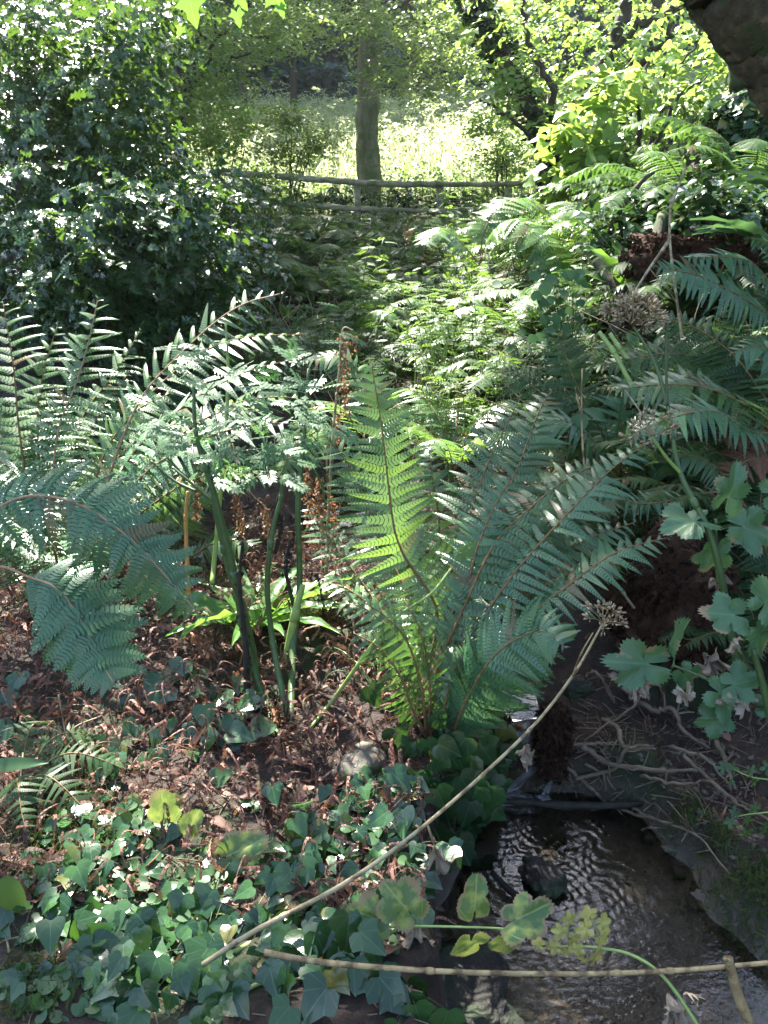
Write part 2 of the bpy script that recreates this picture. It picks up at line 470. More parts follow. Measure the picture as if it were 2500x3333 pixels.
M['straw'] = rough_mat('straw', [(.3, (.22, .17, .09)), (.7, (.38, .31, .18))], 40, .7, .2, .002, rnd=True)
M['stalk_pale'] = rough_mat('dry stalk', [(.3, (.20, .16, .08)), (.6, (.36, .30, .18))], 25, .6, .6, .003, stretch=(1, 1, .3), second=(.12, .09, .05), scale2=35)
M['stalk_tan'] = rough_mat('tan stalk', [(.3, (.16, .11, .055)), (.6, (.34, .26, .13))], 25, .6, .6, .003, second=(.09, .06, .03), scale2=30)
M['stem_green'] = rough_mat('green stem', [(.3, (.030, .060, .016)), (.7, (.055, .105, .028))], 20, .45, .2, .002, spec=.5)
M['stem_lime'] = rough_mat('lime stem', [(.3, (.16, .24, .06)), (.7, (.24, .33, .09))], 20, .45, .2, .002, spec=.5)
M['stem_dark'] = rough_mat('dark stem', [(.3, (.03, .045, .02)), (.7, (.06, .08, .03))], 20, .5, .3, .002)
M['stem_black'] = rough_mat('rotten stem', [(.3, (.012, .012, .010)), (.7, (.035, .03, .022))], 40, .7, .6, .004)
M['stem_orange'] = rough_mat('orange stem', [(.3, (.34, .17, .05)), (.7, (.46, .27, .09))], 20, .5, .3, .002)
M['seed'] = rough_mat('dry seed', [(.3, (.17, .13, .075)), (.7, (.34, .27, .17))], 60, .7, .3, .002, rnd=True)
M['seed_rust'] = leaf_mat('rust seed', [(.12, .055, .028), (.20, .10, .045), (.28, .16, .07)], .25, (.45, .24, .10), .6)
M['bark'] = rough_mat('bark', [(.3, (.045, .038, .028)), (.7, (.12, .10, .075))], 10, .9, .9, .02, stretch=(1, 1, .25), second=(.05, .07, .03), scale2=5)
M['bark_pale'] = rough_mat('pale green bark', [(.3, (.09, .085, .06)), (.7, (.22, .20, .145))], 12, .9, .9, .02, stretch=(1, 1, .2), second=(.09, .12, .05), scale2=6)
M['bark_dark'] = rough_mat('dark bark', [(.3, (.025, .022, .018)), (.7, (.07, .06, .045))], 12, .9, .8, .015, stretch=(1, 1, .3))
M['bark_moss'] = rough_mat('mossy bark', [(.35, (.03, .024, .014)), (.55, (.09, .07, .04)), (.7, (.17, .14, .085))], 16, .95, 1.0, .04, second=(.045, .06, .018), scale2=9)
M['fence'] = rough_mat('weathered rail', [(.3, (.12, .11, .075)), (.7, (.36, .33, .23))], 9, .8, .5, .008, stretch=(.3, 2, 2), second=(.10, .13, .06), scale2=6)
M['twig'] = rough_mat('twig', [(.3, (.07, .052, .036)), (.7, (.20, .155, .11))], 25, .8, .6, .004)
M['log_black'] = rough_mat('wet black log', [(.3, (.006, .006, .006)), (.7, (.02, .018, .015))], 14, .7, .7, .01, stretch=(.3, 1, 1), spec=.15)
M['rock_wet'] = rough_mat('wet rock', [(.3, (.010, .010, .009)), (.6, (.026, .024, .020)), (.8, (.05, .042, .03))], 9, .48, 1.0, .02, spec=.35, second=(.02, .035, .015), scale2=5)
M['rock'] = rough_mat('rock', [(.3, (.05, .045, .038)), (.7, (.13, .115, .09))], 9, .7, .7, .01, second=(.04, .06, .02), scale2=8)
M['peat'] = rough_mat('peat roots', [(.3, (.028, .014, .008)), (.7, (.12, .058, .032))], 30, .95, 1.0, .03, rnd=True)
M['moss'] = leaf_mat('moss', [(.03, .06, .012), (.05, .085, .018), (.09, .12, .02)], .2, (.2, .3, .03), .8)
# ================================================================== SETTING
def ground_mat():
    m, n, l, b = nt('woodland ground')
    f = tex(n, l, 9, 8, .7)
    c = ramp(n, l, f, [(.3, (.010, .007, .005)), (.5, (.032, .020, .014)), (.7, (.085, .052, .036))])
    f2 = tex(n, l, 2.2, 4)
    c = mixc(n, l, ramp(n, l, f2, [(.52, (0, 0, 0)), (.62, (1, 1, 1))]), c, (.022, .036, .012))
    f3 = tex(n, l, 60, 4, .7)
    c = mixc(n, l, .5, c, ramp(n, l, f3, [(.35, (.4, .4, .4)), (.7, (1.5, 1.4, 1.3))]), 'MULTIPLY')
    # green beyond the fence
    g = n.new('ShaderNodeNewGeometry'); sx = n.new('ShaderNodeSeparateXYZ'); l.new(g.outputs['Position'], sx.inputs[0])
    far = mth(n, l, 'MULTIPLY', mth(n, l, 'SUBTRACT', sx.outputs[1], 12.0), .5, True)
    c = mixc(n, l, far, c, ramp(n, l, tex(n, l, 3, 5), [(.3, (.05, .09, .025)), (.7, (.18, .2, .08))]))
    far2 = mth(n, l, 'MULTIPLY', mth(n, l, 'SUBTRACT', sx.outputs[1], 33.0), .5, True)
    c = mixc(n, l, far2, c, (.02, .035, .02))
    l.new(c, b.inputs['Base Color'])
    # wet and sandy near the water line
    wet = mth(n, l, 'MULTIPLY', mth(n, l, 'SUBTRACT', .10, sx.outputs[2]), 8.0, True)
    sand = ramp(n, l, tex(n, l, 25, 6, .7), [(.3, (.060, .050, .040)), (.7, (.16, .135, .105))])
    c2 = mixc(n, l, wet, c, sand)
    l.new(c2, b.inputs['Base Color'])
    l.new(mth(n, l, 'SUBTRACT', .92, mth(n, l, 'MULTIPLY', wet, .5)), b.inputs['Roughness'])
    bp = n.new('ShaderNodeBump'); bp.inputs['Strength'].default_value = .9; bp.inputs['Distance'].default_value = .02
    l.new(tex(n, l, 35, 8, .7), bp.inputs['Height']); l.new(bp.outputs[0], b.inputs['Normal'])
    return m

def grid(xs, ys, zf):
    X, Y = np.meshgrid(xs, ys)
    Z = zf(X, Y)
    V = np.stack([X, Y, Z], -1).reshape(-1, 3)
    nx = len(xs); i = np.arange(len(ys) - 1)[:, None] * nx; j = np.arange(nx - 1)[None]
    F = np.stack([i + j, i + j + 1, i + nx + j + 1, i + nx + j], -1).reshape(-1, 4)
    return V, F

xs = np.concatenate([np.linspace(-150, -8, 40)[:-1], np.linspace(-8, -1.5, 60)[:-1], np.linspace(-1.5, 2.2, 230)[:-1], np.linspace(2.2, 9, 60)[:-1], np.linspace(9, 150, 40)])
ys = np.concatenate([np.linspace(-60, .3, 20)[:-1], np.linspace(.3, 4.5, 240)[:-1], np.linspace(4.5, 16, 110)[:-1], np.linspace(16, 40, 50)[:-1], np.linspace(40, 190, 40)])
V, F = grid(xs, ys, G)
tag(MB().add(V, F).build('ground', ground_mat()), kind='structure')

def water_mat():
    m, n, l, b = nt('stream water')
    b.inputs['Base Color'].default_value = (.9, .92, .9, 1)
    tr = n.new('ShaderNodeBsdfTransparent'); tr.inputs[0].default_value = (.72, .68, .60, 1)
    gl = n.new('ShaderNodeBsdfGlossy'); gl.inputs['Roughness'].default_value = .09; gl.inputs[0].default_value = (1, 1, 1, 1)
    fr = n.new('ShaderNodeFresnel'); fr.inputs[0].default_value = 1.5
    bp = n.new('ShaderNodeBump'); bp.inputs['Strength'].default_value = .3; bp.inputs['Distance'].default_value = .004
    l.new(tex(n, l, 55, 3, .6), bp.inputs['Height'])
    l.new(bp.outputs[0], gl.inputs['Normal']); l.new(bp.outputs[0], fr.inputs['Normal'])
    mx = n.new('ShaderNodeMixShader')
    l.new(mth(n, l, 'MULTIPLY', fr.outputs[0], 1.0, True), mx.inputs[0]); l.new(tr.outputs[0], mx.inputs[1]); l.new(gl.outputs[0], mx.inputs[2])
    l.new(mx.outputs[0], n['Material Output'].inputs[0])
    return m
WM = water_mat()

def pool_z(x, y):
    r = np.hypot(x - .34, (y - 1.90))
    w1 = 1.3 * np.sin(5 * x + 2.1 * y) + 1.1 * np.sin(11 * x - 7 * y + 1) + 1.0 * np.sin(23 * x + 17 * y) + .8 * np.sin(57 * x - 31 * y) + .4 * np.sin(41 * y - 13 * x)
    env = np.exp(-r / .55) * (1 - sstep((x - .52) / .22) * .92)
    am = .55 + .45 * np.sin(9 * x + 4) * np.sin(12 * y + 1.7)
    z = .0009 * env * am * np.sin(2 * np.pi * r / .027 + 1.6 * w1)
    z += .0011 * env * np.sin(2 * np.pi * (x * .75 + y * .65) / .033 + 2.2 * w1) * np.sin(30 * x + 3)
    z += .0009 * env * np.sin(170 * x + 90 * y + 3 * w1) * np.sin(120 * y - 60 * x)
    z += .007 * np.exp(-(r / .10) ** 2) * np.sin(75 * x + w1) * np.sin(90 * y)
    return z
V, F = grid(np.linspace(-.1, 1.2, 300), np.linspace(.5, 1.875, 330), pool_z)
tag(MB().add(V, F).build('stream_water', WM), kind='structure')
# upper run of the stream and the little fall
def up_z(x, y): return np.interp(y, [1.89, 3, 5, 8], [.222, .285, .45, .78]) + .004 * np.sin(40 * x + 9 * np.sin(12 * y)) * np.sin(50 * y)
V, F = grid(np.linspace(-.6, .6, 60), np.linspace(1.895, 5.2, 160), up_z)
fx = V[F].mean(1); xc_ = np.interp(fx[:, 1], [1.88, 2.4, 3, 5], [.40, .30, -.20, .1]); hw_ = np.interp(fx[:, 1], [1.88, 2.3, 3, 5], [.075, .11, .27, .2])
F = F[np.abs(fx[:, 0] - xc_) < hw_]
tag(MB().add(V, F).build('upper_stream_water', WM), kind='structure')
xs_ = np.linspace(.32, .48, 30); t_ = np.linspace(0, 1, 40)
Vf = np.array([[x + .01 * math.sin(9 * t), 1.897 - .05 * t ** .6 + .006 * math.sin(60 * x + 3 * math.sin(8 * t)), .223 * (1 - t ** 1.6)] for t in t_ for x in xs_])
i = np.arange(39)[:, None] * 30; j = np.arange(29)[None]
Ff = np.stack([i + j, i + j + 1, i + 30 + j + 1, i + 30 + j], -1).reshape(-1, 4)
tag(MB().add(Vf, Ff).build('falling_water', WM), kind='structure')

# ================================================================== STONES, LOGS, ROOTS
def rock_mesh(c, rad, seed, amp=.18, sub=4, rot=0.0, flat=1.0, fq=1.6):
    import bmesh
    bm = bmesh.new(); bmesh.ops.create_icosphere(bm, subdivisions=sub, radius=1.0)
    V = np.array([v.co[:] for v in bm.verts]); F = np.array([[v.index for v in f.verts] for f in bm.faces]); bm.free()
    o = seed * 7.3
    d = np.array([noise.fractal(Vector(v) * fq + Vector((o, o, o)), 1.0, 2.0, 5) for v in V])
    V = V * (1 + amp * d)[:, None]
    V = np.sign(V) * np.abs(V) ** .8
    V = V * np.asarray(rad)
    ca, sa = math.cos(rot), math.sin(rot)
    V = np.column_stack([V[:, 0] * ca - V[:, 1] * sa, V[:, 0] * sa + V[:, 1] * ca, V[:, 2]])
    return V + np.asarray(c), F
def rock(name, label, cat, c, rad, seed, mat, rot=0, **k):
    V, F = rock_mesh(c, rad, seed, rot=rot, **k)
    return tag(MB().add(V, F).build(name, mat, origin=c), label, cat)

def gz(x, y, dz=0): return np.array([x, y, float(G(x, y)) + dz])
rock('rock', 'dark wet rock standing in the rippling pool', 'rock', (.405, 1.52, .0), (.046, .060, .04), 3, M['rock_wet'], .4, amp=.5, fq=2.2)
rock('boulder', 'large flat black boulder under the long horizontal dry stalk', 'rock', (.10, 1.17, -.04), (.19, .15, .10), 5, M['rock_wet'], .3, amp=.4, sub=5)
rock('boulder', 'small black boulder at the pool edge under the mottled leaf sprig', 'rock', (.0, 1.42, .04), (.08, .13, .13), 9, M['rock_wet'], .1, amp=.45, sub=5)
rock('boulder', 'black stone walling in the pool below the ivy bank', 'rock', (.04, 1.66, .08), (.08, .12, .15), 12, M['rock_wet'], .5, amp=.45, sub=5)
rock('stone_slab', 'dark upright stone behind the pale green seedling', 'rock', (1.12, 1.70, .06), (.12, .10, .15), 15, M['rock_wet'], .5, amp=.16)
rock('stone', 'grey stone in the stream bed above the little waterfall', 'rock', P(1600, 2330, 1.95), (.05, .04, .03), 21, M['rock'], .5)
rock('stone', 'blue grey stone beside the little waterfall under the yellow leaf', 'rock', P(1880, 2240, 1.98), (.045, .03, .03), 22, M['rock_wet'], .2, amp=.5)
rock('stone', 'grey stone half buried below the dark stem base', 'rock', PG(1180, 2500), (.07, .05, .05), 23, M['rock'], .9)
rock('stone', 'pale stone lit by sun in the stream behind the fern', 'rock', PG(1130, 1980), (.08, .06, .03), 24, M['rock'], .2)
rock('stone', 'small flat stone among pennywort at the bottom of the bank', 'rock', PG(420, 3250), (.05, .04, .015), 25, M['rock'], .2)

for k, (px_, py_, s_) in enumerate([(2130, 2720, .030), (2215, 2830, .022), (2290, 2935, .034), (2395, 3030, .026), (2060, 2668, .020), (2180, 2760, .014), (2340, 2990, .015)]):
    rock('stone', ['flat brown stone at the upper corner of the pool edge', 'small brown stone on the pool edge, second down from the upper corner', 'largest rounded stone on the sandy edge of the pool', 'brown stone on the pool edge nearest the broken stalk', 'small stone under the end of the black log', 'pebble between the two upper stones of the pool edge', 'pebble between the two lower stones of the pool edge'][k], 'stone', PG(px_, py_) - [0, 0, s_ * .15], (s_ * 1.25, s_, s_ * .55), 40 + k, M['rock'], rng.uniform(0, 3), amp=.4, sub=3)

# peat / root masses: noisy core with shaggy hanging rootlets
def peat_mass(label, c, rad, seed, nroot=900):
    V, F = rock_mesh(c, rad, seed, amp=.55, sub=5, fq=2.2)
    o = tag(MB().add(V, F).build('root_mass', M['peat'], origin=c), label, 'root mass')
    mb = MB(); r_ = np.random.default_rng(seed)
    idx = r_.integers(0, len(V), nroot); n_ = unit(V[idx] - np.asarray(c))
    for k, q in enumerate(V[idx]):
        d = n_[k] * .4 + r_.normal(0, .5, 3) + np.array([0, 0, -.9]); d = unit(d) * r_.uniform(.02, .06)
        tube(mb, [q - n_[k] * .01, q + d * .5 + n_[k] * .01, q + d + n_[k] * .004], [.0014, .001, .0004], 3, r_.random(), cap=False)
    k2 = nroot * 5; idx = r_.integers(0, len(V), k2); n_ = unit(V[idx] - np.asarray(c))
    scatter(mb, LEAF4, V[idx] + n_ * r_.uniform(-.003, .012, (k2, 1)), unit(r_.normal(0, 1, (k2, 3)) - [0, 0, .5]), n_ + r_.normal(0, .8, (k2, 3)), r_.uniform(.010, .03, k2), r_.random(k2), zs=3)
    mb.build('rootlets', M['peat'], o)
    return o
peat_mass('tall brown crumbling peat mass on the bank behind the ragged hogweed leaves', P(2170, 1960, 2.25), (.16, .14, .22), 31)
peat_mass('shaggy brown root mass hanging beside the little waterfall', P(1800, 2410, 1.87), (.035, .03, .105), 33, 700)
peat_mass('dark root mass under the ivy above the pool edge', P(1590, 2450, 1.84), (.04, .05, .13), 34, 500)
peat_mass('rust brown root bank below the broad green fronds near the leaning trunk', P(2250, 850, 4.4), (.30, .25, .15), 35, 1600)
peat_mass('brown root wall beyond the twig pile', P(2480, 2300, 2.1), (.16, .10, .14), 36, 900)

def log(name, label, cat, pts, r, mat, rough=.08, sides=12):
    pts = [np.asarray(p) for p in pts]
    mb = MB(); tube(mb, catmull(pts, 8), r, sides, rng.random(), rough=rough)
    return tag(mb.build(name, mat, origin=pts[0]), label, cat)
log('log', 'wet black log lying across the head of the pool', 'log', [PZ(1600, 2605, .03), PZ(1850, 2622, .022), PZ(2050, 2618, .025), PZ(2260, 2598, .05)], [.007, .011, .009, .006], M['stem_black'], .35)
log('branch', 'short black branch end sticking out of the water beside the wet rock', 'branch', [PZ(1600, 2840, .02), PZ(1680, 2915, .014), PZ(1790, 2975, .004)], [.006, .010, .007], M['log_black'])
log('branch', 'pale broken branch reaching from the ivy over the pool', 'branch', [P(1370, 2670, 1.78), P(1450, 2695, 1.75), P(1550, 2742, 1.72)], [.010, .011, .010], M['twig'])

# twig pile on the ledge
tw = [
 ('long crooked twig leaning down to the water from the twig pile', [(1800, 2490, 2.02), (1900, 2580, 1.95), (2000, 2650, 1.86), (2180, 2700, 1.80)], .008),
 ('forked grey root running down from the peat mass into the twig pile', [(2020, 2260, 2.25), (2120, 2330, 2.2), (2180, 2340, 2.18), (2230, 2410, 2.12), (2310, 2450, 2.08)], .010),
 ('pale bent stick hooked over the twig pile', [(1960, 2350, 2.15), (2010, 2410, 2.1), (2030, 2450, 2.1), (2130, 2460, 2.1)], .009),
 ('thick curved stick at the middle of the twig pile', [(1890, 2450, 2.1), (1980, 2510, 2.05), (2120, 2530, 2.03), (2270, 2530, 2.02)], .010),
 ('thin stick crossing the top of the twig pile', [(1830, 2446, 2.12), (1920, 2448, 2.1), (2000, 2440, 2.1)], .006),
 ('stick pointing up out of the twig pile under the ragged leaf', [(1860, 2295, 2.2), (1930, 2220, 2.2), (1990, 2300, 2.2)], .005),
 ('straight stick leaning on the dark bank above the twig pile', [(1925, 2200, 2.25), (1960, 2250, 2.2), (1995, 2310, 2.17)], .0055),
 ('long thin twig arching over the right end of the twig pile', [(2170, 2460, 2.1), (2290, 2500, 2.05), (2380, 2590, 2.0)], .006),
 ('dark curved root over the sandy ledge', [(2220, 2480, 2.0), (2310, 2570, 1.92), (2400, 2640, 1.85), (2500, 2700, 1.8)], .007),
 ('slender twig lying along the sandy ledge', [(2050, 2640, 1.8), (2150, 2700, 1.75), (2260, 2760, 1.7), (2370, 2870, 1.62)], .0045),
 ('crooked root crossing the mossy end of the ledge', [(2330, 2440, 2.05), (2360, 2520, 1.98), (2390, 2580, 1.95)], .009),
 ('grey twig with two side spurs at the front of the twig pile', [(1870, 2560, 1.98), (1990, 2540, 1.98), (2040, 2460, 2.02), (2130, 2440, 2.04)], .007),
 ('short broken stick under the curved stick', [(1900, 2500, 2.06), (2000, 2590, 1.98)], .006),
 ('pale rootlet looping above the black log', [(2080, 2540, 2.0), (2200, 2590, 1.95), (2330, 2560, 1.97)], .005),
 ('dark twig rising behind the twig pile', [(2100, 2200, 2.3), (2060, 2330, 2.25), (1900, 2420, 2.18)], .006),
]
for lab, pp, r_ in tw:
    pts = [PG(*q[:2]) + [0, 0, .012 + .02 * rng.random()] for q in pp]
    pts = [np.array(p) + (np.array([0, 0, CAM_H]) - p) * .012 for p in pts]
    th = thing('twig', lab, 'twig', pts[0])
    c = catmull(pts, 7); c += rng.normal(0, .0022, c.shape)
    r_ *= .9; c[:, 2] += .012 * np.sin(np.linspace(0, 3.14, len(c)))
    mb = MB(); tube(mb, c, [r_, r_ * .85, r_ * .45], 7, rng.random(), rough=.14); mb.build('stick', M['twig'], th)
    for k in range(3):
        q = c[rng.integers(3, len(c) - 2)]; d = unit(rng.normal(0, 1, 3) + [0, 0, .3]) * rng.uniform(.03, .08)
        mb = MB(); tube(mb, catmull([q, q + d * .5 + rng.normal(0, .004, 3), q + d], 4), [r_ * .45, r_ * .2], 5, rng.random()); mb.build('spur', M['twig'], th)
# loose debris on ledge and bank: uncountable
mb = MB()
for k in range(760):
    if k < 470: q = PG(rng.uniform(1780, 2500), rng.uniform(2280, 2700))
    else: q = PG(rng.uniform(0, 1350), rng.uniform(2250, 3333))
    q = q + [0, 0, .006]; d = rng.normal(0, 1, 3) * [1, 1, .18]; d = unit(d) * rng.uniform(.015, .06) * (1.5 if k < 200 else 1)
    tube(mb, catmull([q - d, q + rng.normal(0, .005, 3), q + d], 3), [.0018 * rng.uniform(.5, 1.6), .0012], 4, rng.random(), cap=False)
tag(mb.build('twig_litter', M['twig']), kind='stuff')

# ================================================================== LITTER
def on_ground(n, x0, x1, y0, y1, f=None):
    x = rng.uniform(x0, x1, n); y = rng.uniform(y0, y1, n); z = G(x, y)
    p = np.column_stack([x, y, z])
    if f is not None: p = p[f(p)]
    return p
def rd(n, flat=.35):
    return unit(rng.normal(0, 1, (n, 3)) * [1, 1, flat])
def rn(n, s=.5):
    return unit(rng.normal(0, s, (n, 3)) + [0, 0, 1])
dry = lambda p: (p[:, 2] > .06)
CURL = (PIN_MID[0] * [1, 1, 1] - np.column_stack([0 * PIN_MID[0][:, 0], 0 * PIN_MID[0][:, 0], -.5 * np.sin(PIN_MID[0][:, 0] * 3)]), PIN_MID[1], PIN_MID[2])
mb = MB()
p = on_ground(8500, -1.7, .34, 1.15, 3.2, dry); n_ = len(p)
lump = .10 * np.exp(-((p[:, 0] + .55) ** 2 / .35 + (p[:, 1] - 2.1) ** 2 / .18))
p[:, 2] += rng.random(n_) * (.02 + lump)
scatter(mb, CURL, p, rd(n_, .5), rn(n_, .8), rng.uniform(.015, .075, n_), rng.random(n_), zs=rng.uniform(.5, 2, n_))
p = on_ground(3000, -1.7, .34, 1.15, 2.9, dry); n_ = len(p)
scatter(mb, LEAF4, p + [0, 0, .008], rd(n_), rn(n_, .5), rng.uniform(.008, .028, n_), rng.random(n_) ** .7, zs=rng.uniform(.3, 3, n_))
p = on_ground(2500, .6, 2.6, 1.5, 4.0, dry); n_ = len(p)
scatter(mb, CURL, p + [0, 0, .008], rd(n_, .5), rn(n_, .7), rng.uniform(.02, .05, n_), rng.random(n_) * .6)
p = on_ground(6000, -3, 3.4, 3.0, 11.5, dry); n_ = len(p)
scatter(mb, LEAF4, p + [0, 0, .01], rd(n_), rn(n_, .5), rng.uniform(.02, .07, n_), rng.random(n_))
p = np.concatenate([on_ground(420, -1.9, .34, 1.0, 3.2, dry), on_ground(160, .75, 2.4, 1.5, 3.2, dry)]); n_ = len(p)
scatter(mb, OVATE, p + [0, 0, .014], rd(n_, .4), rn(n_, .6), rng.uniform(.02, .055, n_), rng.random(n_), zs=rng.uniform(-1, 4, n_), ys=rng.uniform(.7, 1.3, n_))
tag(mb.build('dead_bracken_litter', M['litter']), kind='stuff')
mb = MB()
PEB = (np.array([[1, 0, 0], [-1, 0, 0], [0, 1, 0], [0, -1, 0], [0, 0, .6], [0, 0, -.6], [.6, .6, .3], [-.6, .6, .3], [-.6, -.6, .3], [.6, -.6, .3]]), [np.array([[4, 0, 6], [4, 6, 2], [4, 2, 7], [4, 7, 1], [4, 1, 8], [4, 8, 3], [4, 3, 9], [4, 9, 0], [0, 5, 2], [2, 5, 1], [1, 5, 3], [3, 5, 0]])], np.zeros((10, 3)))
p = np.concatenate([on_ground(1500, .1, 1.3, .9, 2.0), on_ground(500, .75, 1.3, 1.2, 1.9)]); n_ = len(p)
scatter(mb, PEB, p, rd(n_, .2), rn(n_, .3), .0025 + .011 * rng.random(n_) ** 3, rng.random(n_), ys=rng.uniform(.6, 1, n_))
tag(mb.build('pebbles', M['rock']), kind='stuff')

# moss cushions
mb = MB()
for (px, py, s_, k) in [(2230, 2690, .05, 260), (2330, 2740, .05, 260), (2430, 2900, .10, 700), (2480, 3050, .1, 500), (170, 2690, .10, 600), (250, 2780, .09, 500), (2090, 1870, .06, 300), (120, 3240, .09, 400), (1820, 2760, .03, 100), (1000, 3080, .08, 300), (300, 2520, .1, 400)]:
    c = PG(px, py); x = c[0] + rng.normal(0, s_ * .5, k); y = c[1] + rng.normal(0, s_ * .5, k)
    q = np.column_stack([x, y, G(x, y) + .004])
    scatter(mb, PIN_LO, q, unit(rng.normal(0, .5, (k, 3)) + [0, 0, .7]), rd(k), rng.uniform(.012, .028, k))
tag(mb.build('moss', M['moss']), kind='stuff')
P = PS
# ================================================================== FERNS
PROF_U = [0, .1, .3, .55, .8, .93, 1]; PROF_W = [.50, .76, 1.0, .98, .72, .42, .08]
def resample(p, n):
    d = np.r_[0, np.cumsum(np.linalg.norm(np.diff(p, axis=0), axis=1))]
    t = np.linspace(0, d[-1], n)
    return np.column_stack([np.interp(t, d, p[:, i]) for i in range(3)]), d[-1]

def frond(parent, pts, width, N=(0, -.8, .6), lvl='mid', mat='fern', start=.18, pairs=None, rmat='rachis', rr=.0035, droop=1.0, wid=1.45, seed=None, fwd=.18, twist=0.0, slat=.25):
    slat = SLAT if mat != 'fern_lit' else SLAT * .3
    r_ = np.random.default_rng(seed if seed is not None else rng.integers(1 << 30))
    path, L = resample(catmull(pts, 10), 60)
    t_ = np.linspace(0, 1, 60); wv = r_.normal(0, 1, (3, 3))
    path = path + (np.sin(t_ * 5 + wv[0, 0])[:, None] * wv[1] + np.sin(t_ * 11 + wv[0, 1])[:, None] * wv[2] * .4) * (L * .008) * t_[:, None]
    npairs = pairs or int(np.clip(L * (1 - start) / .024, 16, 44))
    u = np.linspace(start, .995, npairs) + np.random.default_rng(3).normal(0, .002, npairs)
    w = np.interp((u - start) / (1 - start), PROF_U, PROF_W) * width
    q = np.column_stack([np.interp(u, np.linspace(0, 1, 60), path[:, i]) for i in range(3)])
    Tn = unit(np.gradient(path, axis=0)); T = unit(np.column_stack([np.interp(u, np.linspace(0, 1, 60), Tn[:, i]) for i in range(3)]))
    N0 = unit(np.asarray(N, float))[None] * np.ones((npairs, 1))
    _, S, NN = frames(T, N0)
    tpl = {'hi': PIN_HI, 'mid': PIN_MID, 'lo': PIN_LO}[lvl]
    mb = MB()
    for sd in (1, -1):
        a = fwd + .35 * ((u - start) / (1 - start)) ** 2 + r_.normal(0, .09, npairs)
        d = T * np.sin(a)[:, None] + sd * S * np.cos(a)[:, None]
        tw = twist + r_.normal(0, .18, npairs)
        nn = NN + T * tw[:, None] + r_.normal(0, .06, (npairs, 3)) - sd * S * .05
        nn = unit(nn) * (1 - slat) + np.array([-.2, -.32, .93]) * slat
        d = d - NN * .10 * droop
        keep = r_.random(npairs) > .03
        qq = q + (T * (L / npairs * .3)) * (sd > 0)
        scatter(mb, tpl, qq[keep], d[keep], nn[keep], (w * r_.uniform(.80, 1.08, npairs))[keep], np.clip(r_.normal(.48, .24, npairs), 0, 1)[keep], zs=droop * r_.uniform(.2, 2.6, npairs)[keep], ys=(wid * np.interp(u, [start, .6, 1], [1, 1, 1.8]))[keep])
    o = mb.build('frond', M[mat], parent)
    mr = MB(); tube(mr, path, [rr * 1.3, rr, rr * .7, rr * .3], 6, .5, rough=.15)
    mr.build('rachis', M[rmat], o)
    return o

CAMN = (0, -.85, .55); UPN = (0, -.25, 1.0)

def pp(*a): return [P(*q) for q in a]
SLAT = .3
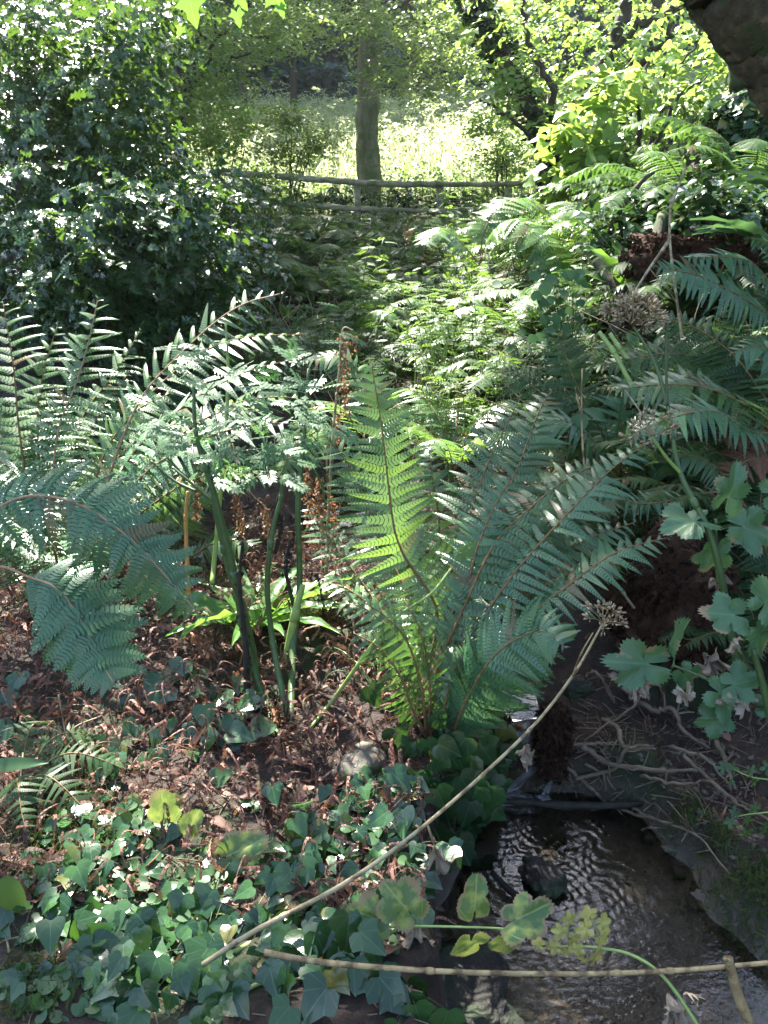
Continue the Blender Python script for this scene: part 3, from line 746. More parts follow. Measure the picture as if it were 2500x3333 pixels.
# --- the big fern on the bank in the middle
rt = (1400, 2260, 2.02)
fc = thing('fern', 'large spreading fern on the bank above the little waterfall', 'fern', P(*rt))
FDY = -.2
FC = [
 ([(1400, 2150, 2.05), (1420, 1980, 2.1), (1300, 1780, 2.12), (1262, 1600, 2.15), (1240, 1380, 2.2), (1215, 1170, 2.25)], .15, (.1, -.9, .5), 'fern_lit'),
 ([(1390, 2180, 2.06), (1330, 1960, 2.15), (1250, 1780, 2.25), (1160, 1560, 2.35), (1050, 1400, 2.4)], .13, (.2, -.6, .8), 'fern'),
 ([(1400, 2160, 2.1), (1440, 1950, 2.3), (1425, 1700, 2.4), (1400, 1540, 2.45), (1390, 1440, 2.5)], .11, (0, -.9, .4), 'fern'),
 ([(1410, 2150, 2.05), (1440, 1960, 2.15), (1500, 1760, 2.25), (1570, 1540, 2.35), (1640, 1390, 2.42), (1690, 1300, 2.5)], .14, (-.1, -.75, .65), 'fern'),
 ([(1420, 2140, 2.05), (1500, 1930, 2.12), (1590, 1720, 2.22), (1690, 1500, 2.32), (1760, 1340, 2.4), (1800, 1275, 2.46)], .15, (-.25, -.7, .7), 'fern'),
 ([(1430, 2160, 2.0), (1500, 2000, 2.0), (1600, 1790, 2.05), (1700, 1680, 2.1), (1830, 1560, 2.2), (1960, 1490, 2.25)], .15, (-.2, -.6, .8), 'fern'),
 ([(1440, 2180, 1.98), (1560, 2030, 1.98), (1680, 1860, 2.0), (1820, 1700, 2.05), (1960, 1560, 2.1), (2100, 1450, 2.15)], .13, (-.45, -.55, .7), 'fern_teal'),
 ([(1450, 2200, 1.98), (1560, 2110, 1.95), (1720, 2000, 1.93), (1860, 1900, 1.92), (2020, 1800, 1.93), (2190, 1750, 1.95)], .12, (-.25, -.25, 1), 'fern_teal'),
 ([(1435, 2170, 2.05), (1530, 1980, 2.1), (1640, 1840, 2.15), (1780, 1740, 2.2), (1880, 1690, 2.25)], .13, (-.2, -.5, .9), 'fern'),
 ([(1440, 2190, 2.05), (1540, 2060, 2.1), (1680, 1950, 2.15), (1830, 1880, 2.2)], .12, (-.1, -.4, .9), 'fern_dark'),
 ([(1370, 2250, 1.95), (1330, 2130, 1.95), (1240, 2010, 1.95), (1130, 1920, 1.97), (1040, 1890, 2.0)], .09, (0, -.1, 1), 'fern'),
 ([(1380, 2260, 1.92), (1350, 2180, 1.88), (1280, 2060, 1.86), (1180, 1970, 1.88), (1090, 1950, 1.9)], .08, (0, -.3, 1), 'fern'),
 ([(1400, 2230, 2.1), (1460, 2030, 2.25), (1530, 1880, 2.35), (1600, 1760, 2.45), (1650, 1640, 2.5)], .13, (0, -.6, .8), 'fern_dark'),
 ([(1390, 2200, 2.15), (1330, 1990, 2.35), (1290, 1850, 2.5), (1200, 1700, 2.6)], .12, (0, -.6, .8), 'fern'),
 ([(1420, 2140, 2.1), (1530, 1900, 2.2), (1640, 1660, 2.3), (1730, 1430, 2.4), (1750, 1290, 2.5)], .14, (-.2, -.65, .75), 'fern'),
 ([(1430, 2160, 2.05), (1560, 1960, 2.1), (1700, 1790, 2.15), (1860, 1650, 2.2), (1990, 1600, 2.25)], .13, (-.3, -.5, .8), 'fern_teal'),
 ([(1380, 2170, 2.1), (1350, 1960, 2.2), (1330, 1760, 2.3), (1330, 1560, 2.4), (1350, 1420, 2.45)], .12, (0, -.7, .7), 'fern'),
 ([(1370, 2200, 2.1), (1280, 2050, 2.2), (1180, 1900, 2.3), (1080, 1760, 2.4), (1010, 1650, 2.5)], .12, (.1, -.4, .9), 'fern'),
 ([(1440, 2190, 2.0), (1580, 2060, 2.0), (1740, 1930, 2.02), (1900, 1850, 2.05), (2040, 1830, 2.08)], .11, (-.3, -.4, .9), 'fern'),
 ([(1430, 2190, 2.02), (1560, 2010, 2.05), (1720, 1860, 2.1), (1900, 1760, 2.15), (2060, 1700, 2.2)], .12, (-.3, -.5, .9), 'fern_teal'),
 ([(1470, 2120, 2.0), (1520, 1930, 2.02), (1560, 1770, 2.05), (1620, 1620, 2.1), (1660, 1560, 2.12)], .11, (-.1, -.8, .5), 'fern_teal'),
]
for i, (pts, w, N, mt) in enumerate(FC):
    pts = [(a, b, c_ + FDY) for a, b, c_ in pts]
    frond(fc, pp((rt[0], rt[1], 1.8), *pts), w * .93, N, 'hi', mt, start=.16, seed=100 + i, rr=.0038)
# curled old rust fronds at its base
for k in range(14):
    a = P(1400 + rng.uniform(-40, 60), 2230 + rng.uniform(-10, 60), 1.85)
    d = np.array([rng.normal(0, .5), rng.uniform(-.9, .2), rng.uniform(-.2, .3)]); d = unit(d) * rng.uniform(.12, .25)
    frond(fc, [a, a + d * .6 + [0, 0, .05], a + d - [0, 0, .05]], .05, UPN, 'lo', 'fern_rust', start=.1, rr=.003)

SLAT = 0.0
rt = (1450, 2500, 1.65)
f2 = thing('fern', 'young fern arching over the ivy beside the little waterfall', 'fern', P(*rt))
for i, (pts, w, N, mt) in enumerate([
 ([(1480, 2380, 1.65), (1530, 2240, 1.61), (1600, 2130, 1.57), (1700, 2070, 1.53), (1780, 2060, 1.49), (1850, 2105, 1.45)], .105, (-.3, -.7, .7), 'fern_teal'),
 ([(1490, 2400, 1.67), (1560, 2260, 1.65), (1660, 2160, 1.63), (1740, 2130, 1.61), (1800, 2160, 1.59)], .09, (-.1, -.7, .7), 'fern'),
 ([(1440, 2400, 1.67), (1450, 2280, 1.68), (1480, 2180, 1.70), (1530, 2120, 1.73)], .07, CAMN, 'fern')]):
    frond(f2, pp(rt, *pts), w * 1.25, N, 'hi', mt, start=.16, seed=140 + i, wid=1.7, droop=1.3, pairs=32)

rt = (1390, 2400, 1.65)
f3 = thing('fern', 'small bright edged fern leaning over the green heart shaped leaves', 'fern', P(*rt))
for i, (pts, w, N, mt) in enumerate([
 ([(1370, 2240, 1.63), (1330, 2100, 1.61), (1270, 2020, 1.59), (1180, 1960, 1.58)], .085, (.2, -.5, .8), 'fern'),
 ([(1340, 2300, 1.61), (1300, 2200, 1.59), (1230, 2110, 1.58), (1150, 2060, 1.58)], .08, (.2, -.5, .8), 'fern'),
 ([(1400, 2280, 1.66), (1390, 2150, 1.67), (1360, 2030, 1.68), (1310, 1950, 1.70)], .07, (.2, -.7, .7), 'fern')]):
    frond(f3, pp(rt, *pts), w, N, 'hi', mt, start=.2, seed=150 + i)

# --- the big fern on the left
SLAT = .75
rt = (200, 1990, 2.15)
fl = thing('fern', 'tall sunlit fern with rust red stem bases beside the holly bush', 'fern', P(*rt))
for i, (pts, w, N, mt) in enumerate([
 ([(150, 1800, 2.2), (165, 1600, 2.25), (190, 1400, 2.3), (250, 1250, 2.35), (290, 1120, 2.4), (320, 975, 2.45)], .17, (-.1, -.5, .85), 'fern'),
 ([(120, 1820, 2.2), (90, 1600, 2.3), (60, 1380, 2.35), (45, 1200, 2.4), (10, 990, 2.45)], .17, (0, -.5, .85), 'fern'),
 ([(230, 1830, 2.25), (240, 1650, 2.4), (260, 1480, 2.5), (330, 1330, 2.6), (420, 1220, 2.7)], .15, (0, -.45, .9), 'fern'),
 ([(300, 1720, 2.2), (380, 1480, 2.2), (460, 1300, 2.2), (570, 1165, 2.2), (700, 1040, 2.22), (810, 970, 2.24), (930, 935, 2.26)], .13, (-.2, -.7, .7), 'fern'),
 ([(290, 1760, 2.2), (420, 1500, 2.2), (600, 1330, 2.2), (780, 1230, 2.2), (960, 1180, 2.25)], .14, (0, -.3, 1), 'fern_teal'),
 ([(310, 1780, 2.15), (450, 1560, 2.1), (640, 1440, 2.1), (830, 1380, 2.1), (1000, 1380, 2.1)], .14, (0, -.35, 1), 'fern_teal'),
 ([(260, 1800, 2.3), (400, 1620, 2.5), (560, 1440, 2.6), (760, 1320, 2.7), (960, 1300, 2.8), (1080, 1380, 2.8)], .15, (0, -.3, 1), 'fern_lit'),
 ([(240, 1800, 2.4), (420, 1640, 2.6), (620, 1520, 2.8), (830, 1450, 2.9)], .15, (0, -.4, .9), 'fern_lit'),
 ([(60, 1850, 2.1), (-60, 1700, 2.1), (-150, 1500, 2.1)], .14, (0, -.4, .9), 'fern'),
 ([(180, 1800, 2.0), (120, 1680, 1.95), (60, 1560, 1.9), (-60, 1480, 1.85)], .13, (0, -.3, 1), 'fern_teal'),
 ([(260, 1760, 2.3), (330, 1560, 2.4), (460, 1420, 2.5), (600, 1380, 2.55), (700, 1420, 2.6)], .14, (0, -.35, 1), 'fern'),
 ([(140, 1800, 2.4), (120, 1600, 2.7), (150, 1440, 2.9), (200, 1300, 3.0)], .15, (0, -.5, .85), 'fern_lit'),
 ([(200, 1800, 2.3), (230, 1560, 2.45), (270, 1360, 2.6), (380, 1200, 2.7), (460, 1080, 2.75)], .16, (-.1, -.4, .9), 'fern'),
 ([(120, 1820, 2.3), (60, 1640, 2.5), (20, 1460, 2.6), (-40, 1300, 2.65)], .16, (0, -.45, .9), 'fern'),
 ([(280, 1780, 2.3), (420, 1580, 2.35), (580, 1420, 2.4), (720, 1340, 2.45), (880, 1340, 2.5)], .14, (0, -.35, 1), 'fern'),
 ([(280, 1800, 2.3), (440, 1680, 2.4), (600, 1580, 2.45), (760, 1540, 2.5), (900, 1580, 2.5)], .14, (0, -.3, 1), 'fern_lit'),
 ([(300, 1720, 2.3), (400, 1400, 2.4), (560, 1220, 2.5), (760, 1120, 2.6), (1000, 1100, 2.7)], .14, (-.1, -.4, 1), 'fern'),
 ([(160, 1800, 2.2), (130, 1560, 2.3), (120, 1340, 2.4), (150, 1180, 2.45), (190, 1060, 2.5)], .15, (0, -.5, .85), 'fern'),
 ([(240, 1800, 2.2), (300, 1600, 2.25), (360, 1440, 2.3), (450, 1330, 2.35), (560, 1280, 2.4)], .14, (0, -.4, .9), 'fern_lit'),
 ([(150, 1850, 2.1), (90, 1760, 2.05), (0, 1700, 2.0), (-90, 1700, 2.0)], .13, (0, -.3, 1), 'fern'),
]):
    frond(fl, pp(rt, *pts), w, N, 'hi', mt, start=.16, seed=200 + i, rmat='rachis_pink' if i in (0, 3) else 'rachis', rr=.0042, wid=1.15, pairs=28)
mb = MB()
for k in range(26):
    a = P(200 + rng.normal(0, 30), 1980, 2.15); b = a + [rng.normal(0, .06), rng.normal(0, .05), rng.uniform(.05, .2)]
    tube(mb, catmull([a, (a + b) / 2 + rng.normal(0, .01, 3), b], 4), [.011, .008, .005], 6, .8, rough=.3)
mb.build('crown_base', M['fern_rust'], fl)

SLAT = .15
# --- the two teal fronds hanging close to the lens
rt = (-260, 1640, 1.35)
ft = thing('fern', 'shaded blue green fern arching in from the frame edge under the tall fern', 'fern', P(-260, 2300, 1.35))
frond(ft, [P(-260, 2300, 1.35), P(-200, 1850, 1.33), P(20, 1640, 1.32), P(220, 1640, 1.30), P(400, 1760, 1.28), P(540, 1910, 1.27), P(640, 2020, 1.26)], .115, (.1, -.75, .65), 'hi', 'fern_teal', start=.42, pairs=30, seed=301, rmat='rachis_pink', droop=1.6, wid=2.0)
frond(ft, [P(-260, 2300, 1.35), P(-160, 2000, 1.4), P(-20, 1850, 1.42), P(100, 1880, 1.40), P(190, 1925, 1.37), P(270, 2040, 1.33), P(330, 2150, 1.29), P(370, 2205, 1.26)], .112, (.05, -.70, .7), 'hi', 'fern_teal', start=.60, pairs=20, seed=302, rmat='rachis_pink', droop=1.2, wid=2.8)

# small dark fern flat on the ground at the frame edge
rt = PG(60, 2560)
f5 = thing('fern', 'low dark fern lying flat on the mossy bank under the drooping teal fronds', 'fern', rt)
for i, (tx, ty) in enumerate([(330, 2450), (420, 2560), (300, 2720), (100, 2760), (180, 2400)]):
    e = PG(tx, ty) + [0, 0, .05]
    frond(f5, [rt, (rt + e) / 2 + [0, 0, .07], e], .06, UPN, 'hi', 'fern_dark', start=.12, seed=320 + i, rr=.002)

SLAT = .35
# --- right hand ferns
def gfern(label, root, fl_, mat='fern', lvl='mid', group=None):
    th = thing('fern', label, 'fern', P(*root), group)
    for i, f in enumerate(fl_):
        pts, w, N = f[:3]; m_ = f[3] if len(f) > 3 else mat
        frond(th, pp(root, *pts), w, N, lvl, m_, start=.15)
    return th
gfern('arching fern with pale notched fronds on the steep bank below the leaning trunk', (2560, 1060, 2.9), [
 ([(2480, 1010, 2.8), (2400, 960, 2.72), (2280, 900, 2.66), (2140, 868, 2.6)], .12, (-.2, -.75, .6), 'fern_teal'),
 ([(2520, 950, 2.85), (2450, 860, 2.8), (2350, 835, 2.75), (2230, 845, 2.7)], .10, (0, -.5, .9), 'fern_teal'),
 ([(2560, 900, 2.9), (2520, 800, 2.9), (2440, 770, 2.9)], .10, (0, -.5, .9), 'fern')], lvl='hi')
gfern('dark fern spreading across the bank behind the dry umbel stalk', (2560, 1420, 2.6), [
 ([(2450, 1330, 2.6), (2300, 1260, 2.6), (2150, 1250, 2.6), (2000, 1270, 2.6)], .14, (0, -.45, .9), 'fern'),
 ([(2480, 1280, 2.7), (2380, 1150, 2.8), (2250, 1060, 2.9), (2100, 1030, 3.0)], .15, (0, -.6, .8), 'fern_dark'),
 ([(2500, 1250, 2.75), (2440, 1080, 2.9), (2380, 960, 3.0)], .15, (0, -.7, .7), 'fern_dark'),
 ([(2440, 1400, 2.5), (2320, 1340, 2.45), (2180, 1360, 2.4), (2060, 1420, 2.38)], .13, (0, -.4, .9), 'fern_teal'),
 ([(2470, 1230, 2.75), (2340, 1180, 2.8), (2180, 1150, 2.85), (1960, 1190, 2.9)], .15, (0, -.5, .9), 'fern_dark'),
 ([(2540, 1200, 2.7), (2540, 1050, 2.8), (2500, 930, 2.9)], .14, (0, -.7, .7), 'fern_dark'),
 ([(2440, 1360, 2.6), (2330, 1280, 2.65), (2200, 1230, 2.7), (2060, 1330, 2.7)], .13, (0, -.45, .9), 'fern'),
 ([(2490, 1300, 2.7), (2420, 1200, 2.8), (2320, 1120, 2.9), (2180, 1110, 3.0)], .15, (0, -.6, .8), 'fern'),
 ([(2560, 1350, 2.6), (2560, 1200, 2.6), (2480, 1130, 2.6), (2380, 1150, 2.6)], .13, (0, -.5, .9), 'fern_teal')], lvl='hi')
gfern('broad fern with many long fronds between the bright central fern and the dry umbel', (2010, 1560, 3.0), [
 ([(1960, 1420, 3.05), (1900, 1300, 3.1), (1850, 1180, 3.15), (1830, 1080, 3.2)], .17, (0, -.7, .7), 'fern_dark'),
 ([(1940, 1440, 3.05), (1820, 1330, 3.1), (1700, 1240, 3.15), (1620, 1210, 3.2)], .16, (0, -.6, .8), 'fern_dark'),
 ([(2020, 1420, 3.0), (2040, 1300, 3.05), (2080, 1210, 3.1)], .14, (0, -.6, .8), 'fern_teal'),
 ([(1960, 1470, 2.95), (1880, 1390, 2.9), (1800, 1370, 2.9), (1720, 1420, 2.9)], .14, (0, -.4, .9), 'fern_teal'),
 ([(2040, 1460, 2.9), (2120, 1380, 2.85), (2220, 1370, 2.8)], .13, (0, -.5, .9), 'fern')], lvl='hi')
gfern('low fern with a long horizontal frond above the crumbling peat mass', (2420, 1640, 2.4), [
 ([(2350, 1600, 2.4), (2230, 1620, 2.38), (2080, 1640, 2.36), (1960, 1600, 2.34), (1870, 1630, 2.3)], .075, (0, -.5, .9), 'fern_teal'),
 ([(2370, 1560, 2.45), (2280, 1490, 2.45), (2180, 1480, 2.45)], .09, (0, -.5, .8), 'fern'),
 ([(2470, 1700, 2.3), (2520, 1740, 2.25), (2560, 1850, 2.2)], .10, (0, -.5, .8), 'fern_dark')], lvl='hi')
gfern('rust brown withered fern on the right bank above the hogweed leaves', (2560, 1560, 2.5), [
 ([(2500, 1500, 2.5), (2430, 1500, 2.45), (2370, 1560, 2.4)], .10, (0, -.6, .8), 'fern_rust'),
 ([(2500, 1440, 2.55), (2420, 1400, 2.55), (2350, 1430, 2.5)], .10, (0, -.6, .8), 'fern_rust')], lvl='mid')
gfern('dark fern behind the ragged hogweed leaves at the frame edge', (2560, 2050, 2.2), [
 ([(2470, 1900, 2.25), (2380, 1790, 2.3), (2280, 1740, 2.3)], .11, (0, -.6, .8), 'fern_dark'),
 ([(2520, 1880, 2.2), (2480, 1760, 2.2), (2420, 1680, 2.2)], .11, (0, -.6, .8), 'fern_dark'),
 ([(2450, 2060, 2.2), (2330, 2040, 2.2), (2240, 2090, 2.2)], .07, (0, -.5, .9), 'fern_dark')], lvl='mid')
gfern('sunlit fern with a shining white frond below the end of the fence', (1560, 860, 6.2), [
 ([(1600, 760, 6.1), (1680, 715, 6.0), (1780, 790, 5.8), (1860, 950, 5.6)], .27, (-.1, -.2, 1), 'fern_lit'),
 ([(1580, 740, 6.3), (1640, 660, 6.4), (1730, 650, 6.5), (1800, 700, 6.5)], .24, (0, -.2, 1), 'fern_lit'),
 ([(1500, 790, 6.2), (1440, 750, 6.2), (1380, 790, 6.0)], .22, (0, -.3, 1), 'fern_lit'),
 ([(1620, 800, 6.1), (1700, 780, 6.0), (1750, 850, 5.9)], .22, (0, -.3, 1), 'fern_lit')])
gfern('fern with one shining white frond poking out behind the brown dock spike', (1180, 1450, 2.9), [
 ([(1140, 1360, 2.8), (1080, 1310, 2.7), (1020, 1330, 2.65), (960, 1420, 2.6)], .10, (0, -.3, 1), 'fern_lit'),
 ([(1120, 1420, 2.85), (1040, 1400, 2.8), (960, 1460, 2.7), (900, 1560, 2.6)], .12, (0, -.4, .9), 'fern_lit'),
 ([(1200, 1340, 3.0), (1180, 1230, 3.1), (1100, 1160, 3.1), (1000, 1180, 3.1)], .13, (0, -.4, .9), 'fern')], lvl='hi')
gfern('leafy fern standing in the sun behind the orange stem', (520, 1900, 2.7), [
 ([(500, 1750, 2.75), (470, 1600, 2.8), (430, 1480, 2.85)], .15, (0, -.6, .8), 'fern'),
 ([(560, 1760, 2.7), (620, 1640, 2.7), (700, 1590, 2.7)], .14, (0, -.5, .9), 'fern_lit'),
 ([(600, 1830, 2.6), (720, 1760, 2.55), (830, 1780, 2.5)], .12, (0, -.4, .9), 'fern'),
 ([(450, 1800, 2.7), (370, 1720, 2.7), (280, 1700, 2.6)], .14, (0, -.4, .9), 'fern_lit'),
 ([(560, 1700, 2.9), (590, 1560, 3.0), (640, 1460, 3.1)], .15, (0, -.6, .8), 'fern'),
 ([(640, 1850, 2.6), (740, 1890, 2.5), (820, 1960, 2.45)], .11, (0, -.3, 1), 'fern_lit')], lvl='hi')

# generic ferns, two sources, copied over the slopes
def base_fern(nf, L, w, mat, lvl, label, flat=.5):
    th = thing('fern', label, 'fern', (0, 0, 0))
    for k in range(nf):
        a = 6.283 * (k + rng.uniform(-.2, .2)) / nf
        h = rng.uniform(.55, .95); d = np.array([math.cos(a), math.sin(a), 0])
        L_ = L * rng.uniform(.75, 1.1)
        frond(th, [np.zeros(3), d * L_ * .22 + UP * L_ * .42 * h, d * L_ * .58 + UP * L_ * .62 * h, d * L_ * .92 + UP * L_ * .5 * h], w * rng.uniform(.85, 1.1), tuple(UP + d * -.4), lvl, mat, start=.12)
    return th
used = set()
def place(src, first, loc, s, rz, label, group=None):
    o = src if first else copy_tree(src)
    o.location = [float(v) for v in loc]; o.scale = (s, s, s); o.rotation_euler = (rng.normal(0, .08), rng.normal(0, .08), rz)
    o['label'] = label
    if group: o['group'] = group
    return o
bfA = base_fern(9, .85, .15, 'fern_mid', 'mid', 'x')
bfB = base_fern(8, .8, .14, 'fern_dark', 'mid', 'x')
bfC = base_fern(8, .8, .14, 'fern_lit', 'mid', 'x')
spots = [
 (bfB, 900, 830, 10.2, 1.5, 'dark fern on the shaded slope under the lower rail, next to the holly bush'),
 (bfB, 1040, 790, 10.3, 1.5, 'dark fern on the shaded slope straight below the tall central trunk'),
 (bfB, 1160, 800, 9.8, 1.4, 'dark fern with drooping fronds below the lower rail, in front of the trunk'),
 (bfB, 980, 900, 8.6, 1.3, 'dark fern at the foot of the shaded slope above the white tipped frond'),
 (bfB, 1130, 900, 8.4, 1.3, 'dark fern at the foot of the shaded slope above the feathery weeds'),
 (bfB, 790, 800, 9.0, 1.4, 'dark fern half hidden by the edge of the holly bush'),
 (bfA, 1280, 780, 10.2, 1.3, 'green fern on the slope between the fence posts, below the lower rail'),
 (bfC, 1850, 800, 6.8, 1.2, 'fern on the sunny bank beside the foot of the forked tree'),
 (bfA, 1980, 780, 6.6, 1.2, 'fern at the top of the bank under the hanging yellow leaves'),
 (bfA, 2120, 740, 6.2, 1.2, 'fern at the top of the bank under the bright hazel'),
 (bfA, 2260, 680, 6.0, 1.2, 'fern below the ivy clad trunk, in front of its foot'),
 (bfA, 2380, 600, 5.6, 1.2, 'fern growing against the ivy clad trunk'),
 (bfC, 1720, 930, 5.6, 1.1, 'sunlit fern in the weeds below the shining white frond'),
 (bfA, 1900, 950, 5.4, 1.1, 'fern on the bank above the green jointed stems'),
 (bfB, 1780, 1130, 4.2, .9, 'shaded fern in front of the sunny weeds, up slope of the broad fern'),
 (bfC, 1480, 1420, 3.6, .8, 'sunlit fern peeping out behind the big spreading fern'),
 (bfA, 2300, 1130, 3.6, .9, 'fern thicket behind the large dry umbel'),
 (bfA, 1330, 1180, 4.4, .8, 'fern lit from behind beyond the tallest frond tip'),
 (bfC, 120, 1500, 3.2, .9, 'sunlit fern under the holly bush behind the tall fern'),
 (bfB, 420, 1350, 3.4, .9, 'shaded fern under the skirt of the holly bush'),
 (bfB, 2130, 1560, 2.75, .6, 'small fern on the dark bank just above the peat mass'),
 (bfA, 2330, 1560, 2.6, .6, 'fern on the dark bank behind the green umbel stem'),
 (bfB, 2460, 1760, 2.4, .55, 'fern beside the peat mass, behind the hogweed leaf with pale tracks'),
 (bfA, 2010, 1720, 2.5, .5, 'fern tucked between the spreading fern and the peat mass'),
 (bfB, 2480, 2120, 2.2, .5, 'fern at the foot of the bank behind the ragged hogweed'),
 (bfB, 2330, 2130, 2.25, .45, 'small dark fern at the side of the peat mass over the twigs'),
 (bfA, 2450, 1330, 3.0, .8, 'fern high on the bank behind the rust brown fern'),
 (bfA, 2080, 1420, 3.1, .7, 'fern on the bank behind the small pale umbel'),
 (bfA, 2450, 480, 5.0, 1.0, 'fern growing high on the ivy clad trunk'),
]
seen = set()
for (src, px, py, Y, s, lab) in spots:
    q = P(px, py, Y); q[2] = max(q[2] - .35 * s, float(G(q[0], q[1])) - .02) if py < 560 else float(G(q[0], q[1]))
    place(src, id(src) not in seen, q, s, rng.uniform(0, 6.28), lab); seen.add(id(src))

ORD = ['first', 'second', 'third', 'fourth', 'fifth', 'sixth', 'seventh', 'eighth', 'ninth', 'tenth', 'eleventh', 'twelfth']
for row, pxs, Y, sc_, srcs in [
  ('in the row right under the lower rail', range(800, 1720, 95), 10.5, .95, [bfB, bfB, bfA]),
  ('across the middle of the shaded slope', range(760, 1700, 115), 9.4, 1.25, [bfB, bfA, bfB]),
  ('along the foot of the shaded slope', range(700, 1800, 130), 7.4, 1.1, [bfA, bfB, bfA]),
  ('in the row through the sunny weeds', range(1000, 1900, 150), 5.3, .9, [bfA, bfC, bfB]),
  ('on the bank above the dry umbel', range(1950, 2500, 90), 4.4, .85, [bfB, bfA]),
  ('on the bank under the hazel', range(1850, 2500, 100), 5.6, 1.0, [bfA, bfA, bfC])]:
    for k, px in enumerate(pxs):
        q = P0(px + rng.uniform(-20, 20), 800, Y + rng.uniform(-.3, .3)); q[2] = float(G(q[0], q[1]))
        place(srcs[k % len(srcs)], False, q, sc_ * rng.uniform(.8, 1.15), rng.uniform(0, 6.28), ORD[k] + ' fern from the holly ' + row, 'ferns growing in rows across the slope')

# hart's tongue ferns
def harts(label, root, n, L, mat, spread=1.0, a0=0, a1=6.283):
    th = thing('harts_tongue_fern', label, 'fern', root)
    for k in range(n):
        a = a0 + (a1 - a0) * (k + .5) / n + rng.normal(0, .1)
        d = unit(np.array([math.cos(a), math.sin(a), rng.uniform(.25, .8)]) * [spread, spread, 1])
        mb = MB(); scatter(mb, STRAP, [np.asarray(root) + 0], d, UP + .3 * rng.normal(0, 1, 3) * [1, 1, 0] - d * .2, L * rng.uniform(.75, 1.15), [rng.random()])
        mb.build('frond', M[mat], th)
    return th
M['harts'] = leaf_mat('harts tongue', [(.06, .16, .03), (.09, .22, .04)], .38, (.32, .58, .06), .35, veins=.2, bump=.3)
harts('glossy strap leaved fern glowing in the sun behind the dark jointed stems', PG(830, 2060), 14, .34, 'harts')
harts('second strap leaved fern at the edge of the sunlit stream bed', PG(1000, 2030), 8, .26, 'harts')
harts('strap leaved fern with long leaves high beside the leaning trunk', P(2500, 820, 3.0), 6, .28, 'weed_teal', 1, 2.3, 4.0)
harts('dark strap leaved fern in the hollow by the forked root on the bank', P(2020, 960, 4.6), 7, .5, 'harts', .6)
harts('strap leaved fern between the brown root bank and the frame edge', P(2560, 640, 3.2), 5, .28, 'weed_teal', 1, 2.3, 4.0)
P = P0
# ================================================================== TREES, FENCE, MEADOW
def sprays(mb, C, L, nl, size, tpl=LEAF4, droop=.25, up=None, rb=None, flat=.35, out=None):
    """C: spray starts (n,3); leaves alternate along a short drooping shoot"""
    n = len(C)
    if n == 0: return
    a = rng.uniform(0, 6.283, n)
    d = np.column_stack([np.cos(a), np.sin(a), rng.normal(-.1, .25, n)])
    if out is not None: d = d * .7 + out
    d = unit(d); s_ = unit(np.cross(d, UP) + rng.normal(0, .15, (n, 3))); nn = np.cross(s_, d)
    nn = nn * np.sign(nn[:, 2:3] + 1e-9)
    L = np.broadcast_to(L, (n,))
    for k in range(nl):
        t = (k + .6) / nl; sd = 1 if k % 2 else -1
        q = C + d * (L * t)[:, None] - UP * (L * droop * t * t)[:, None] + rng.normal(0, .012, (n, 3)) * (L[:, None] * 2)
        ld = d * .6 + sd * s_ + rng.normal(0, .3, (n, 3)) - UP * .15
        ln = nn + rng.normal(0, flat, (n, 3)) + np.array([-.16, -.28, 0])
        scatter(mb, tpl, q, ld, ln, size * rng.uniform(.65, 1.25, n), np.clip((rb if rb is not None else rng.random(n)) + rng.normal(0, .15, n), 0, 1), zs=rng.uniform(.3, 1.6, n))

def blob(n, c, r, hollow=.3):
    v = unit(rng.normal(0, 1, (n, 3))) * (hollow + (1 - hollow) * rng.random(n) ** .6)[:, None]
    return np.asarray(c) + v * np.asarray(r)

def clumpy(n, c, r, nc, cr, hollow=.5):
    cc = blob(nc, c, r, hollow)
    k = rng.integers(0, nc, n)
    return cc[k] + unit(rng.normal(0, 1, (n, 3))) * (rng.random(n) ** .5 * cr)[:, None] * [1, 1, .6], rng.random(nc)[k]

def limb(th, pts, r, mat='bark', name='branch', sides=9, jit=.01, rough=.06):
    c = catmull([np.asarray(p, float) for p in pts], 8 if sides < 40 else 30)
    c[1:-1] += rng.normal(0, jit, (len(c) - 2, 3))
    mb = MB(); tube(mb, c, r, sides, rng.random(), rough=rough)
    limb.last = mb.build(name, M[mat], th); return c

# ---- central tree
c0 = P(1195, 640, 14.0); c0[2] = float(G(c0[0], c0[1]))
t1 = thing('tree', 'tall straight tree trunk behind the fence with small leaves sprouting from its bark', 'tree', c0)
top = P(1205, -10, 14.0)
limb(t1, [c0 - [0, 0, .2], P(1195, 450, 14), P(1200, 230, 14), top, top + [.1, .1, 2.0], top + [.0, .4, 4.5]], [.23, .185, .170, .16, .14, .08], 'bark_pale', 'trunk', 16, .012, .07)
for (a, b, c_, r_) in [((1200, 60, 14), (1330, 0, 13.5), (1500, -160, 13), .05), ((1195, 20, 14), (1050, -100, 13.6), (850, -220, 13), .05), ((1205, -60, 14), (1260, -300, 12), (1300, -500, 9.5), .07), ((1200, -100, 14), (1000, -420, 11.5), (700, -800, 9), .07), ((1205, -100, 14), (1600, -500, 11.5), (2000, -1000, 9), .06)]:
    limb(t1, [P(*a), P(*b), P(*c_)], [r_, r_ * .7, r_ * .3])
mb = MB()
